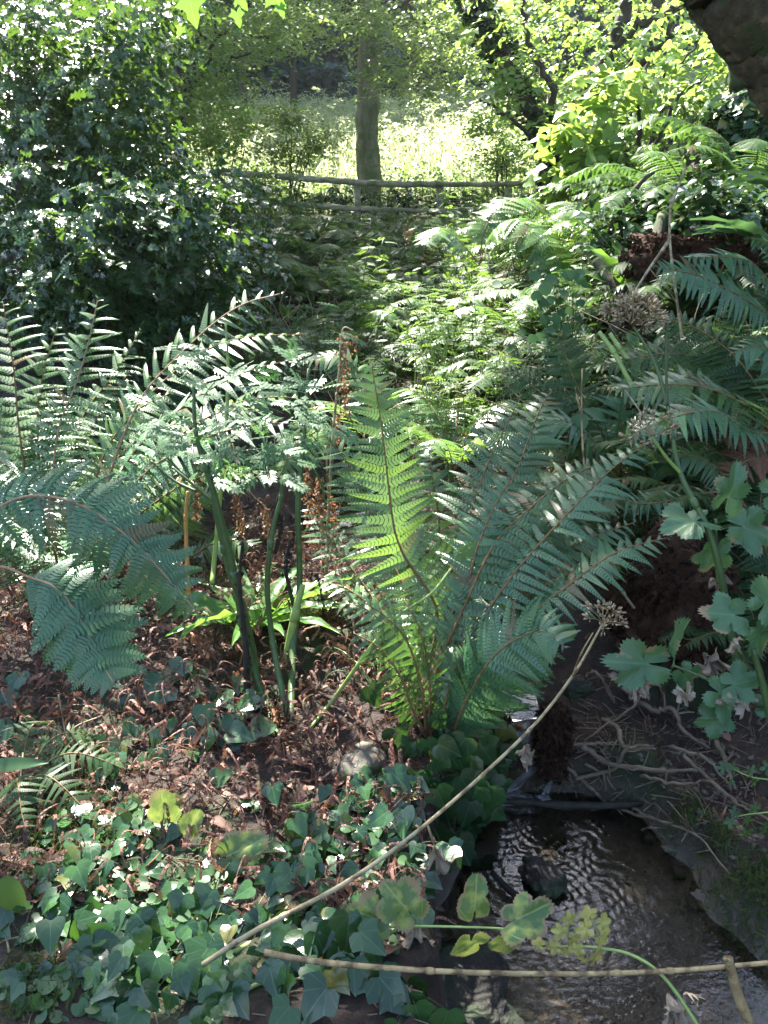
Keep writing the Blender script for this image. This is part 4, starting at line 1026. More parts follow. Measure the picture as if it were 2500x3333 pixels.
# leaves hanging at the top of the picture
def pix_cloud(n, x0, x1, y0, y1, Y0, Y1, shape=None):
    px = rng.uniform(x0, x1, n); py = rng.uniform(y0, y1, n); Y = rng.uniform(Y0, Y1, n)
    if shape is not None:
        k = shape(px, py) > rng.random(n); px, py, Y = px[k], py[k], Y[k]
    return np.array([P(a, b, c) for a, b, c in zip(px, py, Y)]).reshape(-1, 3)
def clumps_px(n, centres, spread, Y0, Y1):
    cs = np.array(centres, float); k = rng.integers(0, len(cs), n)
    px = cs[k, 0] + rng.normal(0, 1, n) * cs[k, 2]; py = cs[k, 1] + rng.normal(0, 1, n) * cs[k, 3]
    Y = rng.uniform(Y0, Y1, n)
    return np.array([P(a, b, c) for a, b, c in zip(px, py, Y)])
C = clumps_px(800, [(1080, 20, 130, 50), (1330, 60, 110, 60), (1400, 110, 80, 50), (1480, 150, 90, 45), (1560, 40, 120, 60), (1000, 60, 90, 50), (1410, 280, 45, 30), (1290, 230, 50, 50), (1200, 40, 60, 30), (1450, 30, 100, 40), (1520, 200, 50, 30)], 0, 11.5, 14.5)
sprays(mb, C, .38, 9, .075)
q = P(1195, 560, 14) + (P(1203, 0, 14) - P(1195, 560, 14)) * rng.random(170)[:, None]
sprays(mb, q + rng.normal(0, .12, (170, 3)), .22, 6, .06)
mb.build('crown', M['tree_leaf'], t1)
CENTRE_TREE = t1

# ---- forked tree on the bank
f0 = P(1800, 700, 10.5); f0[2] = float(G(f0[0], f0[1])) - .1
t2 = thing('tree', 'dark forked tree clad in ivy at the end of the fence', 'tree', f0)
limb(t2, [f0, P(1795, 620, 10.5), P(1800, 540, 10.5), P(1820, 470, 10.5)], [.19, .165, .15, .14], 'bark_dark', 'trunk', 14)
brs = [
 ([(1805, 520, 10.5), (1760, 400, 10.5), (1680, 260, 10.5), (1600, 110, 10.5), (1540, -60, 10.5)], [.12, .10, .085, .07]),
 ([(1815, 500, 10.5), (1870, 380, 10.3), (1930, 260, 10.2), (1990, 160, 10.1), (2040, 20, 10), (2060, -80, 10)], [.12, .09, .07, .055]),
 ([(1800, 480, 10.5), (1790, 350, 10.7), (1830, 220, 10.8), (1870, 60, 10.8)], [.06, .045, .03]),
 ([(1780, 430, 10.5), (1800, 300, 10.4), (1720, 130, 10.3), (1700, -20, 10.3)], [.05, .035, .02]),
 ([(1900, 330, 10.2), (2060, 220, 9.8), (2170, 130, 9.5), (2180, 20, 9.3)], [.045, .03, .02]),
 ([(1960, 210, 10.1), (2080, 80, 9.8), (2200, 30, 9.5), (2300, 0, 9.3)], [.04, .03, .02]),
 ([(1790, 560, 10.4), (1720, 440, 10.2), (1640, 370, 10.1), (1560, 320, 10)], [.035, .025, .012]),
 ([(1850, 430, 10.3), (1990, 420, 9.8), (2100, 330, 9.5), (2180, 200, 9.3)], [.035, .025, .012]),
 ([(2100, 60, 9.8), (2120, 180, 9.5), (2060, 300, 9.3), (2000, 400, 9.2)], [.025, .018, .008]),
 ([(2250, 20, 9.3), (2280, 120, 9.2), (2200, 230, 9.0)], [.02, .015, .008]),
]
for p_, r_ in brs: limb(t2, pp(*p_), r_, 'bark_dark', 'branch', 9, .02)
mb = MB()
iv = np.concatenate([np.array([P(1800, 700, 10.5) + (P(1805, 500, 10.5) - P(1800, 700, 10.5)) * t for t in rng.random(200)]), np.array([P(1790, 480, 10.5) + (P(1600, 110, 10.5) - P(1790, 480, 10.5)) * t for t in rng.random(200)]), np.array([P(1620, 160, 10.5) + (P(1530, -40, 10.5) - P(1620, 160, 10.5)) * t for t in rng.random(200)])])
iv = iv + unit(rng.normal(0, 1, iv.shape)) * .17
sprays(mb, iv, .12, 4, .07, IVY2)
mb.build('ivy_cover', M['ivy'], t2)
mb = MB()
C = clumps_px(400, [(1900, 90, 160, 70), (1760, 190, 80, 70), (1650, 60, 80, 50), (2000, 200, 110, 70), (1640, 260, 50, 40), (1840, 330, 80, 50), (1960, 330, 90, 60), (1720, 350, 60, 50), (2120, 60, 120, 50)], 0, 9.6, 11.6)
sprays(mb, C, .35, 8, .085, OVATE)
mb.build('crown', M['tree_bright'], t2)

# ---- hazel with large glowing leaves hanging in front
h0 = PG(2080, 740); h0 = P(2080, 640, 8.6); h0[2] = float(G(h0[0], h0[1]))
t3 = thing('hazel_bush', 'hazel with broad yellow green leaves glowing against the light', 'bush', h0)
for tx, ty in [(1960, 560), (2050, 300), (2180, 350), (2300, 250), (2400, 380), (1900, 480)]:
    limb(t3, [h0, (h0 + P(tx, ty, 8.4)) / 2 + [0, 0, .25], P(tx, ty, 8.4)], [.03, .02, .008], 'bark_dark', 'stem', 7)
mb = MB()
C = clumps_px(170, [(1890, 540, 45, 26), (1960, 590, 40, 22), (1930, 500, 35, 22), (2000, 280, 70, 40), (1860, 440, 40, 24), (1840, 600, 25, 16), (1950, 400, 50, 25), (2010, 540, 50, 40)], 0, 8.0, 8.6)
sprays(mb, C, .26, 5, .125, HEART, rb=rng.uniform(.6, 1, len(C)))
C = clumps_px(650, [(2080, 420, 90, 60), (2200, 330, 100, 70), (2330, 260, 110, 70), (2420, 420, 70, 70), (2180, 500, 110, 55), (2280, 430, 90, 60), (2060, 560, 80, 45), (2330, 120, 120, 60), (2200, 200, 120, 60), (2400, 560, 70, 50), (2180, 620, 100, 35)], 0, 8.4, 10.5)
sprays(mb, C, .3, 6, .085, HEART)
mb.build('crown', M['tree_bright'], t3)

# ---- leaning trunk in the corner
l0 = np.array([2.15, 2.55, float(G(2.15, 2.55)) - .2])
t4 = thing('tree', 'thick mossy trunk leaning across the top corner', 'tree', l0)
limb(t4, [l0, [2.1, 2.75, 1.3], P(2880, 540, 3.0), P(2653, 197, 3.0), P(2422, -113, 3.0), P(2200, -420, 3.05), P(1700, -1100, 3.3)], [.26, .235, .215, .20, .195, .185, .14], 'bark_moss', 'trunk', 72, .004, .006)
knobbly(limb.last, .014, 3.0, .010, 14.0)

# ---- ivy clad trunk at the right edge
i0 = P(2470, 560, 5.6); i0[2] = float(G(i0[0], i0[1]))
t5 = thing('tree', 'pale upright trunk smothered in ivy behind the leaning trunk', 'tree', i0)
limb(t5, [i0 - [0, 0, .2], P(2475, 420, 5.6), P(2465, 240, 5.6), P(2450, 0, 5.6), P(2440, -400, 5.6)], [.20, .17, .16, .15, .12], 'bark', 'trunk', 16)
mb = MB(); k = 900
q = P(2475, 640, 5.5) + (P(2470, 300, 5.5) - P(2475, 640, 5.5)) * rng.random(k)[:, None]
a = rng.uniform(0, 6.28, k); q = q + np.column_stack([np.cos(a) * .21, np.sin(a) * .21, np.zeros(k)])
sprays(mb, q, .14, 4, .055, IVY2, out=np.column_stack([np.cos(a), np.sin(a), -.6 * np.ones(k)]))
mb.build('ivy_cover', M['ivy'], t5)

# ---- slim tree behind the holly
s0 = P(585, 560, 8.5); s0[2] = float(G(s0[0], s0[1]))
t6 = thing('tree', 'slim dark sapling trunk rising out of the holly bush', 'tree', s0)
limb(t6, [s0, P(585, 430, 8.5), P(592, 280, 8.5), P(600, 130, 8.5), P(608, -60, 8.5), P(600, -400, 8.5)], [.075, .062, .055, .05, .045, .03], 'bark_dark', 'trunk', 10)
for p_, r_ in [([(600, 380, 8.5), (625, 280, 8.4), (640, 150, 8.3), (660, 0, 8.2)], .028), ([(620, 300, 8.4), (680, 200, 8.3), (700, 90, 8.2), (690, 0, 8.2)], .02), ([(590, 330, 8.5), (480, 240, 8.3), (380, 120, 8.1), (250, 40, 8)], .025), ([(600, 150, 8.5), (760, 110, 8.3), (880, 130, 8.2)], .02), ([(700, 250, 8.3), (800, 180, 8.2), (900, 170, 8.1)], .012), ([(380, 330, 8.3), (330, 200, 8.2), (280, 150, 8.1)], .02), ([(590, 200, 8.5), (420, 110, 8.4), (150, 90, 8.2), (-50, 120, 8)], .022)]:
    limb(t6, pp(*p_), [r_, r_ * .7, r_ * .4], 'bark_dark', 'branch', 7, .015)
mb = MB()
C = clumps_px(1000, [(700, 60, 100, 60), (830, 120, 80, 50), (480, 100, 110, 60), (380, 200, 80, 60), (550, 250, 90, 60), (700, 250, 80, 60), (900, 60, 80, 40), (250, 60, 110, 60), (480, 330, 70, 50), (640, 380, 60, 40)], 0, 7.6, 9.4)
sprays(mb, C, .28, 8, .06)
mb.build('crown', M['tree_leaf'], t6)

# ---- pale trees across the meadow edge
def leafy_tree(label, base, cx, H, r, mat, n, size, nc=14, cr=1.0, trunk_r=.12, name='tree', tmat='bark_dark', group=None, low=.25):
    th = thing(name, label, 'tree', base, group)
    b = np.asarray(base, float)
    limb(th, [b - [0, 0, .3], b + [.05, 0, H * .4], b + [-.05, .1, H * .9]], [trunk_r, trunk_r * .7, trunk_r * .25], tmat, 'trunk', 8)
    for k in range(4):
        a = rng.uniform(0, 6.28); z0 = rng.uniform(.3, .6) * H
        limb(th, [b + [0, 0, z0], b + [math.cos(a) * r * .5, math.sin(a) * r * .5, z0 + .15 * H], b + [math.cos(a) * r * .9, math.sin(a) * r * .9, z0 + .2 * H]], [trunk_r * .4, trunk_r * .25, trunk_r * .1], tmat, 'branch', 6)
    mb = MB(); c = b + [0, 0, H * (low + (1 - low) * .5)]
    C, rb = clumpy(n, c, [r, r, H * (1 - low) * .5], nc, cr)
    sprays(mb, C, size * 4, 6, size, rb=rb)
    mb.build('crown', M[mat], th); return th
def gp(px, Y):
    q = P(px, 500, Y); return np.array([q[0], q[1], float(G(q[0], q[1]))])
leafy_tree('pale green tree with layered foliage across the meadow beside the slim sapling', gp(800, 24), 0, 7.5, 2.1, 'tree_pale', 900, .17, 22, .9)
leafy_tree('light green tree at the meadow edge between the sapling and the central trunk', gp(960, 27), 0, 8, 2.0, 'tree_pale', 900, .17, 20, .9)
leafy_tree('pale green tree behind the sapling trunk at the far side of the meadow', gp(620, 26), 0, 8, 2.4, 'tree_pale', 900, .17, 22, 1.0)
leafy_tree('bright tree behind the forked tree, at the meadow edge', gp(1750, 19), 0, 7.5, 1.9, 'tree_bright', 650, .13, 22, .8)
leafy_tree('bright tree behind the hazel, highest at the meadow edge', gp(2080, 17), 0, 8, 2.2, 'tree_bright', 1400, .14, 26, .9)
leafy_tree('bright yellow green tree behind the ivy clad trunk', gp(2430, 15), 0, 7.5, 2.3, 'tree_bright', 1400, .13, 26, .9)
leafy_tree('yellow green tree at the far end of the meadow beside the dark wood', gp(1640, 26), 0, 7, 1.8, 'tree_bright', 450, .16, 18, .8)
leafy_tree('green tree beyond the holly bush at the frame edge', gp(230, 15), 0, 6.5, 2.3, 'tree_leaf', 1300, .12, 24, .9)
leafy_tree('green tree behind the holly bush, tall and shady', gp(-120, 11), 0, 6.5, 1.9, 'tree_leaf', 1200, .10, 22, .8)
# the dark wood behind
far_lab = ['dark tree of the far wood, above the pale trees', 'dark tree of the far wood, just beside the central trunk', 'dark tree of the far wood, seen in the gap between trunk and forked tree', 'dark tree of the far wood, behind the forked tree', 'dark tree of the far wood, behind the slim sapling', 'dark tree of the far wood, behind the hazel', 'dark tree of the far wood, behind the corner of the leaning trunk', 'dark tree of the far wood, behind the top of the holly', 'dark tree of the far wood, hidden mostly by the shady tree', 'dark tree of the far wood, in the blue gap above the meadow', 'dark tree of the far wood, directly behind the central trunk']
src = None
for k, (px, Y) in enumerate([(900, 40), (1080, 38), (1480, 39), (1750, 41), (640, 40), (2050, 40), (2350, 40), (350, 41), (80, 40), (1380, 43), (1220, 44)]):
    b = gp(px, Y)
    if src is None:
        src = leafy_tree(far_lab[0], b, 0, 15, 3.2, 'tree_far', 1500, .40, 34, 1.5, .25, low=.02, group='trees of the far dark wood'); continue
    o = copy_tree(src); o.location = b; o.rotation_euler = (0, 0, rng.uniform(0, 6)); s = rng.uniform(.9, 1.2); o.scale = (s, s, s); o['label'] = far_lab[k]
# dense dark wood mass on the hill
mb = MB()
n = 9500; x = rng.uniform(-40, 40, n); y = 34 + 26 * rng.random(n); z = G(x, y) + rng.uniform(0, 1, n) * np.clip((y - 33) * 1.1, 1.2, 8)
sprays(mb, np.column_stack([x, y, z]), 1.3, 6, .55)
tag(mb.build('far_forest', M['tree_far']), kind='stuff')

# ---- fence
fo = gp(1165, 12.0)
fe = thing('fence', 'weathered pole fence with two round rails on posts across the slope', 'fence', fo)
for pts, r_ in [([(700, 560, 12.3), (880, 572, 12.2), (1060, 586, 12.1), (1240, 598, 12.0), (1440, 602, 12.0)], .05), ([(1400, 598, 11.95), (1580, 600, 12), (1690, 596, 12.1), (1790, 588, 12.2)], .042),
                ([(720, 650, 12.3), (900, 660, 12.2), (1100, 676, 12.1), (1300, 684, 12.0)], .045), ([(1280, 682, 11.97), (1420, 688, 12.0), (1600, 678, 12.0)], .04)]:
    c = catmull(pp(*pts), 8); r_ *= .86; c[1:-1] += rng.normal(0, .004, (len(c) - 2, 3))
    mb = MB(); tube(mb, c, [r_, r_ * .95, r_ * 1.02, r_ * .92], 14, rng.random(), rough=.05); mb.build('rail', M['fence'], fe)
for px, top_, Y in [(1162, 604, 12.1), (1432, 590, 12.05), (1656, 596, 12.1), (762, 556, 12.35)]:
    a = P(px, top_, Y); b = a.copy(); b[2] = float(G(a[0], a[1])) - .15
    mb = MB(); tube(mb, [a, (a + b) / 2 + [.006, 0, 0], b], [.048, .05, .053], 12, rng.random(), rough=.05); mb.build('post', M['fence'], fe)

# ---- hedge bank between fence and meadow, meadow growth
mb = MB()
n = 1900; px = rng.uniform(450, 1800, n); Y = rng.uniform(12.7, 14.6, n); x = (px - 1250) / F_PX * Y * 1.06
z = G(x, Y) + rng.random(n) ** .8 * (.48 + .16 * np.sin(x * 2.1) + .08 * np.sin(x * 5.3))
sprays(mb, np.column_stack([x, Y, z]), .25, 7, .07)
tag(mb.build('scrub', M['weed']), kind='stuff')
mb = MB()
n = 4200; x = rng.uniform(-8, 9, n); Y = rng.uniform(14.5, 31, n); k = np.abs(x) < Y * .6; x, Y = x[k], Y[k]; n = len(x)
z = G(x, Y) + rng.random(n) * (.55 + .5 * np.clip(np.sin(x * 1.3) * np.sin(Y * .9) + .3, 0, 1))
sprays(mb, np.column_stack([x, Y, z]), .35, 8, .10)
n = 9000; x = rng.uniform(-9, 10, n); Y = rng.uniform(13, 31, n); z = G(x, Y)
scatter(mb, (np.array([[0, -.02, 0], [0, .02, 0], [.55, .015, .02], [1, 0, -.1]]), [np.array([[0, 1, 2], [0, 2, 3]])], np.zeros((4, 3))), np.column_stack([x, Y, z]), unit(rng.normal(0, .35, (n, 3)) + UP), rd(n), rng.uniform(.25, .55, n), rng.random(n))
tag(mb.build('meadow_grass', M['meadow']), kind='stuff')
# dry stems under the hedge
mb = MB()
for k in range(500):
    px = rng.uniform(700, 1780); q = gp(px, rng.uniform(12.3, 13.5))
    tube(mb, [q, q + [rng.normal(0, .08), rng.normal(0, .08), rng.uniform(.2, .75)]], [.006, .003], 3, rng.random(), cap=False)
tag(mb.build('dry_stems', M['straw']), kind='stuff')
# shrubs along the hedge that stand out
def shrub(label, c, r, mat, n, size, tpl=LEAF4, name='shrub', cat='shrub', nc=12, cr=.3):
    th = thing(name, label, cat, np.asarray(c) - [0, 0, r[2]])
    b = np.asarray(c, float) - [0, 0, r[2]]
    b[2] = float(G(b[0], b[1])) - .02
    th.location = b; ORG[th.name] = b.copy()
    for k in range(5):
        e = np.asarray(c) + rng.normal(0, .4, 3) * r
        limb(th, [b, (b + e) / 2 + rng.normal(0, .04, 3), e], [.018, .012, .005], 'bark_dark', 'stem', 6)
    mb = MB(); C, rb = clumpy(n, c, r, nc, cr); sprays(mb, C, size * 4, 7, size, tpl, rb=rb)
    mb.build('foliage', M[mat], th); return th
shrub('bright rounded shrub in front of the meadow beside the central trunk', P(930, 440, 13.2), (.7, .5, .42), 'tree_leaf', 420, .07)
shrub('sunny shrub under the pale trees at the meadow edge', P(700, 400, 13.0), (.6, .4, .5), 'tree_bright', 300, .08)
shrub('yellow green shrub behind the top rail beside the forked tree', P(1650, 470, 12.9), (.6, .4, .5), 'tree_bright', 300, .08)
shrub('low shrub growing through the rails beside the holly bush', P(860, 600, 12.0), (.5, .3, .25), 'weed', 200, .07)

# ================================================================== HOLLY
hb = P(120, 1250, 4.9); hb[2] = float(G(hb[0], hb[1]))
th = thing('holly_bush', 'large dark holly bush with glossy spiny leaves', 'bush', hb)
HC = [(780, 760, 50, 40), (680, 820, 70, 60), (700, 980, 60, 50), (380, 40, 110, 50), (60, 300, 170, 120), (260, 420, 150, 100), (120, 620, 170, 110), (420, 560, 120, 70), (480, 650, 110, 60), (300, 720, 160, 90), (560, 740, 90, 60), (100, 900, 160, 100), (380, 900, 140, 80), (600, 880, 80, 60), (60, 100, 130, 90), (300, 180, 130, 90), (640, 620, 60, 50), (250, 1050, 180, 60), (520, 1000, 100, 55), (400, 320, 60, 50), (700, 640, 40, 30)]
for k, (cx, cy, sx, sy) in enumerate(HC):
    Y = 4.6 + .9 * rng.random()
    e = P(cx, cy, Y); limb(th, [hb, hb + [rng.normal(0, .1), rng.normal(0, .1), .5], (hb + e) / 2 + [0, 0, .2], e], [.035, .025, .016, .006], 'bark_dark', 'stem', 7, .015)
mb = MB()
C = []
for (cx, cy, sx, sy) in HC:
    k = int(105 * sx * sy / 12000) + 14
    px = cx + rng.normal(0, .75, k) * sx; py = cy + rng.normal(0, .75, k) * sy
    Y = 4.2 + rng.random(k) * 2.2 - .3 * np.exp(-((px - 480) / 300) ** 2)
    C += [P(a, b, c) for a, b, c in zip(px, py, Y)]
C = np.array(C)
sprays(mb, C, .27, 9, .066, HOLLY, out=np.array([.5, -.5, -.05])[None], flat=.45)
fr_ = []
for (cx, cy, sx, sy, k) in [(470, 650, 120, 50, 34), (350, 600, 80, 40, 18), (620, 745, 55, 26, 10), (130, 690, 80, 40, 14), (560, 590, 50, 26, 8), (640, 640, 40, 24, 6), (250, 760, 80, 40, 10), (90, 560, 70, 40, 8), (180, 860, 70, 40, 6), (420, 880, 60, 30, 5)]:
    fr_ += [P(cx + rng.normal(0, .6) * sx, cy + rng.normal(0, .6) * sy, rng.uniform(3.3, 3.9)) for _ in range(k)]
sprays(mb, np.array(fr_), .26, 9, .058, HOLLY, out=np.array([.5, -.4, -.05])[None], flat=.22)
# inner dark mass
k = 420; px = rng.uniform(-250, 520, k); py = rng.uniform(50, 1150, k); C = np.array([P(a, b, c) for a, b, c in zip(px, py, rng.uniform(5.6, 7.4, k))]); C = C[C[:, 2] > G(C[:, 0], C[:, 1])]
sprays(mb, C, .3, 9, .10, HOLLY)
mb.build('foliage', M['holly'], th)
P = PS
# ================================================================== HERBS
def compound(pairs=3, trif=True, broad=1.0):
    V = []; F = []; UV = []
    def leaflet(o, d, L):
        d = unit(np.array(d)); s = np.array([-d[1], d[0], 0]); b = len(V)
        for (u, w) in [(0, 0), (.3, .20), (.42, .13), (.6, .26), (.72, .12), (1, 0), (.72, -.12), (.6, -.26), (.42, -.13), (.3, -.20)]:
            V.append(np.array(o) + d * u * L + s * w * L * broad + np.array([0, 0, .10 * L * abs(w) * 3 - .15 * L * u * u])); UV.append([u, w, abs(w) * 3])
        F.append([b + k for k in range(10)])
    for k in range(pairs):
        u = .28 + .5 * k / max(1, pairs - 1) if pairs > 1 else .4; L = (.36 if pairs < 4 else .24) * (1 - .35 * k / pairs)
        for sd in (1, -1):
            d = np.array([.62, sd * .8, 0]); o = np.array([u, 0, 0])
            leaflet(o + d * L * .25, d, L)
            if trif:
                leaflet(o + d * L * .2, [.0, sd * 1, 0], L * .6); leaflet(o + d * L * .3, [1, sd * .1, 0], L * .6)
    e_ = 1 if pairs < 4 else .62
    leaflet([.80, 0, 0], [1, 0, 0], .34 * e_); leaflet([.78, 0, 0], [.7, .7, 0], .24 * e_); leaflet([.78, 0, 0], [.7, -.7, 0], .24 * e_)
    b = len(V); V += [np.array(v) for v in ([0, -.008, 0], [0, .008, 0], [.8, .004, 0], [.8, -.004, 0])]; UV += [[0, 0, 0]] * 4; F4 = [[b, b + 1, b + 2, b + 3]]
    V = np.array(V); V[:, 2] -= .22 * V[:, 0] ** 2
    return V, [np.array(F), np.array(F4)], np.array(UV, float)
CMP = compound(5, True, .8); CMP_S = compound(4, False, 1.0)

def herb(label, root, h, nl, size, mat='weed', smat='stem_green', nst=3, spread=.35, name='herb', cat='plant', group=None, tpl=None, umbel=False):
    th = thing(name, label, cat, root, group); root = np.asarray(root, float)
    ms = MB(); ml = MB()
    for s_ in range(nst):
        tip = root + [rng.normal(0, spread) * h, rng.normal(0, spread) * h * .7, h * rng.uniform(.7, 1.05)]
        c = catmull([root, (root + tip) / 2 + rng.normal(0, .03, 3) * [1, 1, 0] + [0, 0, .06 * h], tip], 6)
        tube(ms, c, [.0045 * h / .5, .0025 * h / .5, .0012], 5, rng.random())
        k = nl
        t = np.linspace(.25, 1, k); q = np.column_stack([np.interp(t, np.linspace(0, 1, len(c)), c[:, i]) for i in range(3)])
        a = rng.uniform(0, 6.28) + np.arange(k) * 2.4
        d = np.column_stack([np.cos(a), np.sin(a), rng.uniform(-.1, .5, k)])
        scatter(ml, tpl or CMP, q, d, rn(k, .35), size * rng.uniform(.6, 1.1, k), np.clip(rng.normal(.5, .25, k), 0, 1), zs=rng.uniform(.5, 1.8, k))
    ms.build('stem', M[smat], th); ml.build('foliage', M[mat], th)
    return th

# sources for copies through the sunny weeds
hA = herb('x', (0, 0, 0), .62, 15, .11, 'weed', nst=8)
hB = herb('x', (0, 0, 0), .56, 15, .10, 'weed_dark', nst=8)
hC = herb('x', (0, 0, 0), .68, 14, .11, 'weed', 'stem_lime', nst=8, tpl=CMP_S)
hs = [
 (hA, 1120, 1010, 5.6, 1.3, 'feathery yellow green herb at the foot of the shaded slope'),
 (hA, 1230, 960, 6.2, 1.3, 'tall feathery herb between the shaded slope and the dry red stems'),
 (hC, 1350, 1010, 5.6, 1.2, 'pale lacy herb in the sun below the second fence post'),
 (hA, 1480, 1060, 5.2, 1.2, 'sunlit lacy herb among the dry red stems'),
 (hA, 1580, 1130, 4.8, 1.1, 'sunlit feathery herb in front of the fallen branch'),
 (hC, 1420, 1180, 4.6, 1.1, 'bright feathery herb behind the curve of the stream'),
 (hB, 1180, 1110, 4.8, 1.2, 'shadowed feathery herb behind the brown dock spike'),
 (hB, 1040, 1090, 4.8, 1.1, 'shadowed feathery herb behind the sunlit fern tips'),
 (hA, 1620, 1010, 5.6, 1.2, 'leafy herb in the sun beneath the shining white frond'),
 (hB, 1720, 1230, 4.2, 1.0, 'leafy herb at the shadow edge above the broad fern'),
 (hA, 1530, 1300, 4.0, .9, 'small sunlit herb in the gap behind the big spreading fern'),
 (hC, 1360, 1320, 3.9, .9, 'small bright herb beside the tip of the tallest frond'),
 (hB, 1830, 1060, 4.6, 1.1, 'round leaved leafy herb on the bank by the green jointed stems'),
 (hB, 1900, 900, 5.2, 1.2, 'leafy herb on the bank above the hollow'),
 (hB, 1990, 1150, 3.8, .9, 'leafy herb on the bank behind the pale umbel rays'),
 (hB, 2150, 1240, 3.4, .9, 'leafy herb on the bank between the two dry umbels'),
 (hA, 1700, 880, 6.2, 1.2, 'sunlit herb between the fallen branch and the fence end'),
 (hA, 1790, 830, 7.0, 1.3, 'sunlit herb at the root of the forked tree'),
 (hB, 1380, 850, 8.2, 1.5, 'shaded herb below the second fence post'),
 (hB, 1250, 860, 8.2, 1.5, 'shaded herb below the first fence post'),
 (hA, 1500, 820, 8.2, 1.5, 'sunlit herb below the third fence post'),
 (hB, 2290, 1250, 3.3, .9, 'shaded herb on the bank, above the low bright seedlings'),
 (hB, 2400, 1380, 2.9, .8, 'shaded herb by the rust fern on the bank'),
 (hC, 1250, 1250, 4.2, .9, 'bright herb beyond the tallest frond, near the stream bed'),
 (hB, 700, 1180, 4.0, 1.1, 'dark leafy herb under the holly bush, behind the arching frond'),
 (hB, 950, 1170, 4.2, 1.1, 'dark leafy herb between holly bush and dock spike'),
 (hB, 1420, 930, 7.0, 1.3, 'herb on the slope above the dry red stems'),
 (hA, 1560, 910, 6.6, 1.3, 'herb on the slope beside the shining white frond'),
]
seen = set()
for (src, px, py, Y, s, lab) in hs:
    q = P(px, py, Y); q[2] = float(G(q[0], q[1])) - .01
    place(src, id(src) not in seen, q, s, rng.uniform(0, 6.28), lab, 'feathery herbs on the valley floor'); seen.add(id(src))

# low uncountable undergrowth filling the floor
mb = MB()
p = np.concatenate([on_ground(4600, -4.5, 5.0, 3.3, 12.5), on_ground(420, .8, 2.8, 2.15, 3.3), on_ground(900, 1.35, 4.5, -.5, 3.3), on_ground(500, -4.5, -1.9, .3, 3.3)]); n_ = len(p); p[:, 2] += rng.random(n_) * np.clip((p[:, 1] - 2.5) * .12, .05, .5) * (1 + .8 * np.sin(p[:, 0] * 2.7 + p[:, 1]) * np.sin(p[:, 1] * 1.9))
scatter(mb, CMP, p, rd(n_, .9), rn(n_, .8), rng.uniform(.06, .15, n_) * np.clip(p[:, 1] / 6, .8, 1.5), rng.random(n_), zs=rng.uniform(.4, 2, n_))
p = np.concatenate([on_ground(9000, -4.5, 5.0, 3.2, 12.5), on_ground(900, .8, 2.8, 2.1, 3.3), on_ground(1800, 1.3, 4.5, -.5, 3.3), on_ground(900, -4.5, -1.8, .3, 3.3)]); n_ = len(p); p[:, 2] += rng.random(n_) * np.clip((p[:, 1] - 2.5) * .10, .04, .45)
scatter(mb, OVATE, p, rd(n_, .8), rn(n_, .9), rng.uniform(.018, .045, n_) * np.clip(p[:, 1] / 5, .8, 1.6), rng.random(n_) * .8)
tag(mb.build('undergrowth', M['weed_dark']), kind='stuff')
mb = MB()
for k in range(420):
    x = rng.uniform(-1.0, 2.6); y = rng.uniform(3.6, 9); q = np.array([x, y, float(G(x, y))]); h = rng.uniform(.15, .55)
    tube(mb, catmull([q, q + [rng.normal(0, .08), rng.normal(0, .05), h * .6], q + [rng.normal(0, .2), rng.normal(0, .1), h]], 4), [.004, .002], 4, rng.random(), cap=False)
tag(mb.build('dry_grass_stems', M['straw']), kind='stuff')

# broad leaves on the shaded right bank
def leaf_plant(label, leaves, mat, tpl, name='plant', cat='plant', smat='stem_green', stem_from=None, r=.002, bendz=.05, group=None):
    """leaves: list of (px,py,Y,size_m,dir angle deg in picture,normal)"""
    root = np.asarray(stem_from, float)
    th = thing(name, label, cat, root, group)
    for L in leaves:
        px, py, Y, s, ang = L[:5]; nrm = L[5] if len(L) > 5 else (rng.normal(0, .2), -.75 + rng.normal(0, .15), .7)
        q = P(px, py, Y); a = R(ang)
        d = np.array([math.cos(a), math.sin(a) * .35, math.sin(a) * .9])
        ml = MB(); scatter(ml, tpl if not callable(tpl) else tpl(), [q], d, np.array(nrm), s, [rng.random()], zs=rng.uniform(.6, 1.3))
        lf = ml.build('leaf', M[mat], th)
        ms = MB(); tube(ms, catmull([root, (root + q) / 2 + [0, 0, bendz] + rng.normal(0, .01, 3), q], 6), [r * 1.4, r * .8], 6, rng.random()); ms.build('petiole', M[smat], lf)
    return th

ivt = [IVY, IVY2, IVY]
for lab, x0, x1, y0, y1, Y0, Y1, n_, rx in [
  ('cluster of broad shaded bramble leaves on the bank behind the dry straight stalk', 1880, 2100, 1260, 1500, 2.9, 3.3, 16, (1990, 1600, 3.0)),
  ('cluster of dull leaves under the second dry umbel', 2120, 2330, 1380, 1560, 2.7, 3.0, 12, (2230, 1640, 2.8)),
  ('broad leaves in the shade behind the large dry umbel', 2000, 2200, 1080, 1220, 3.3, 3.7, 12, (2100, 1300, 3.4))]:
    leaf_plant(lab, [(rng.uniform(x0, x1), rng.uniform(y0, y1), rng.uniform(Y0, Y1), rng.uniform(.07, .11), rng.uniform(-60, 240), (rng.normal(0, .3), -.4, 1)) for _ in range(n_)], 'weed_teal', OVATE, 'bramble', 'plant', stem_from=P(*rx))

# round leaved herb (upright leafy column on the bank)
mb_root = P(1850, 1200, 4.4)
leaf_plant('pale round leaved herb climbing the bank below the ivy thicket', [(1810 + rng.normal(0, 60), rng.uniform(880, 1180), 4.4 + rng.normal(0, .15), rng.uniform(.05, .075), rng.uniform(0, 360), (rng.normal(0, .4), -.6, .8)) for _ in range(60)], 'weed_teal', ROUND, 'creeping_herb', 'plant', stem_from=mb_root, r=.0012)

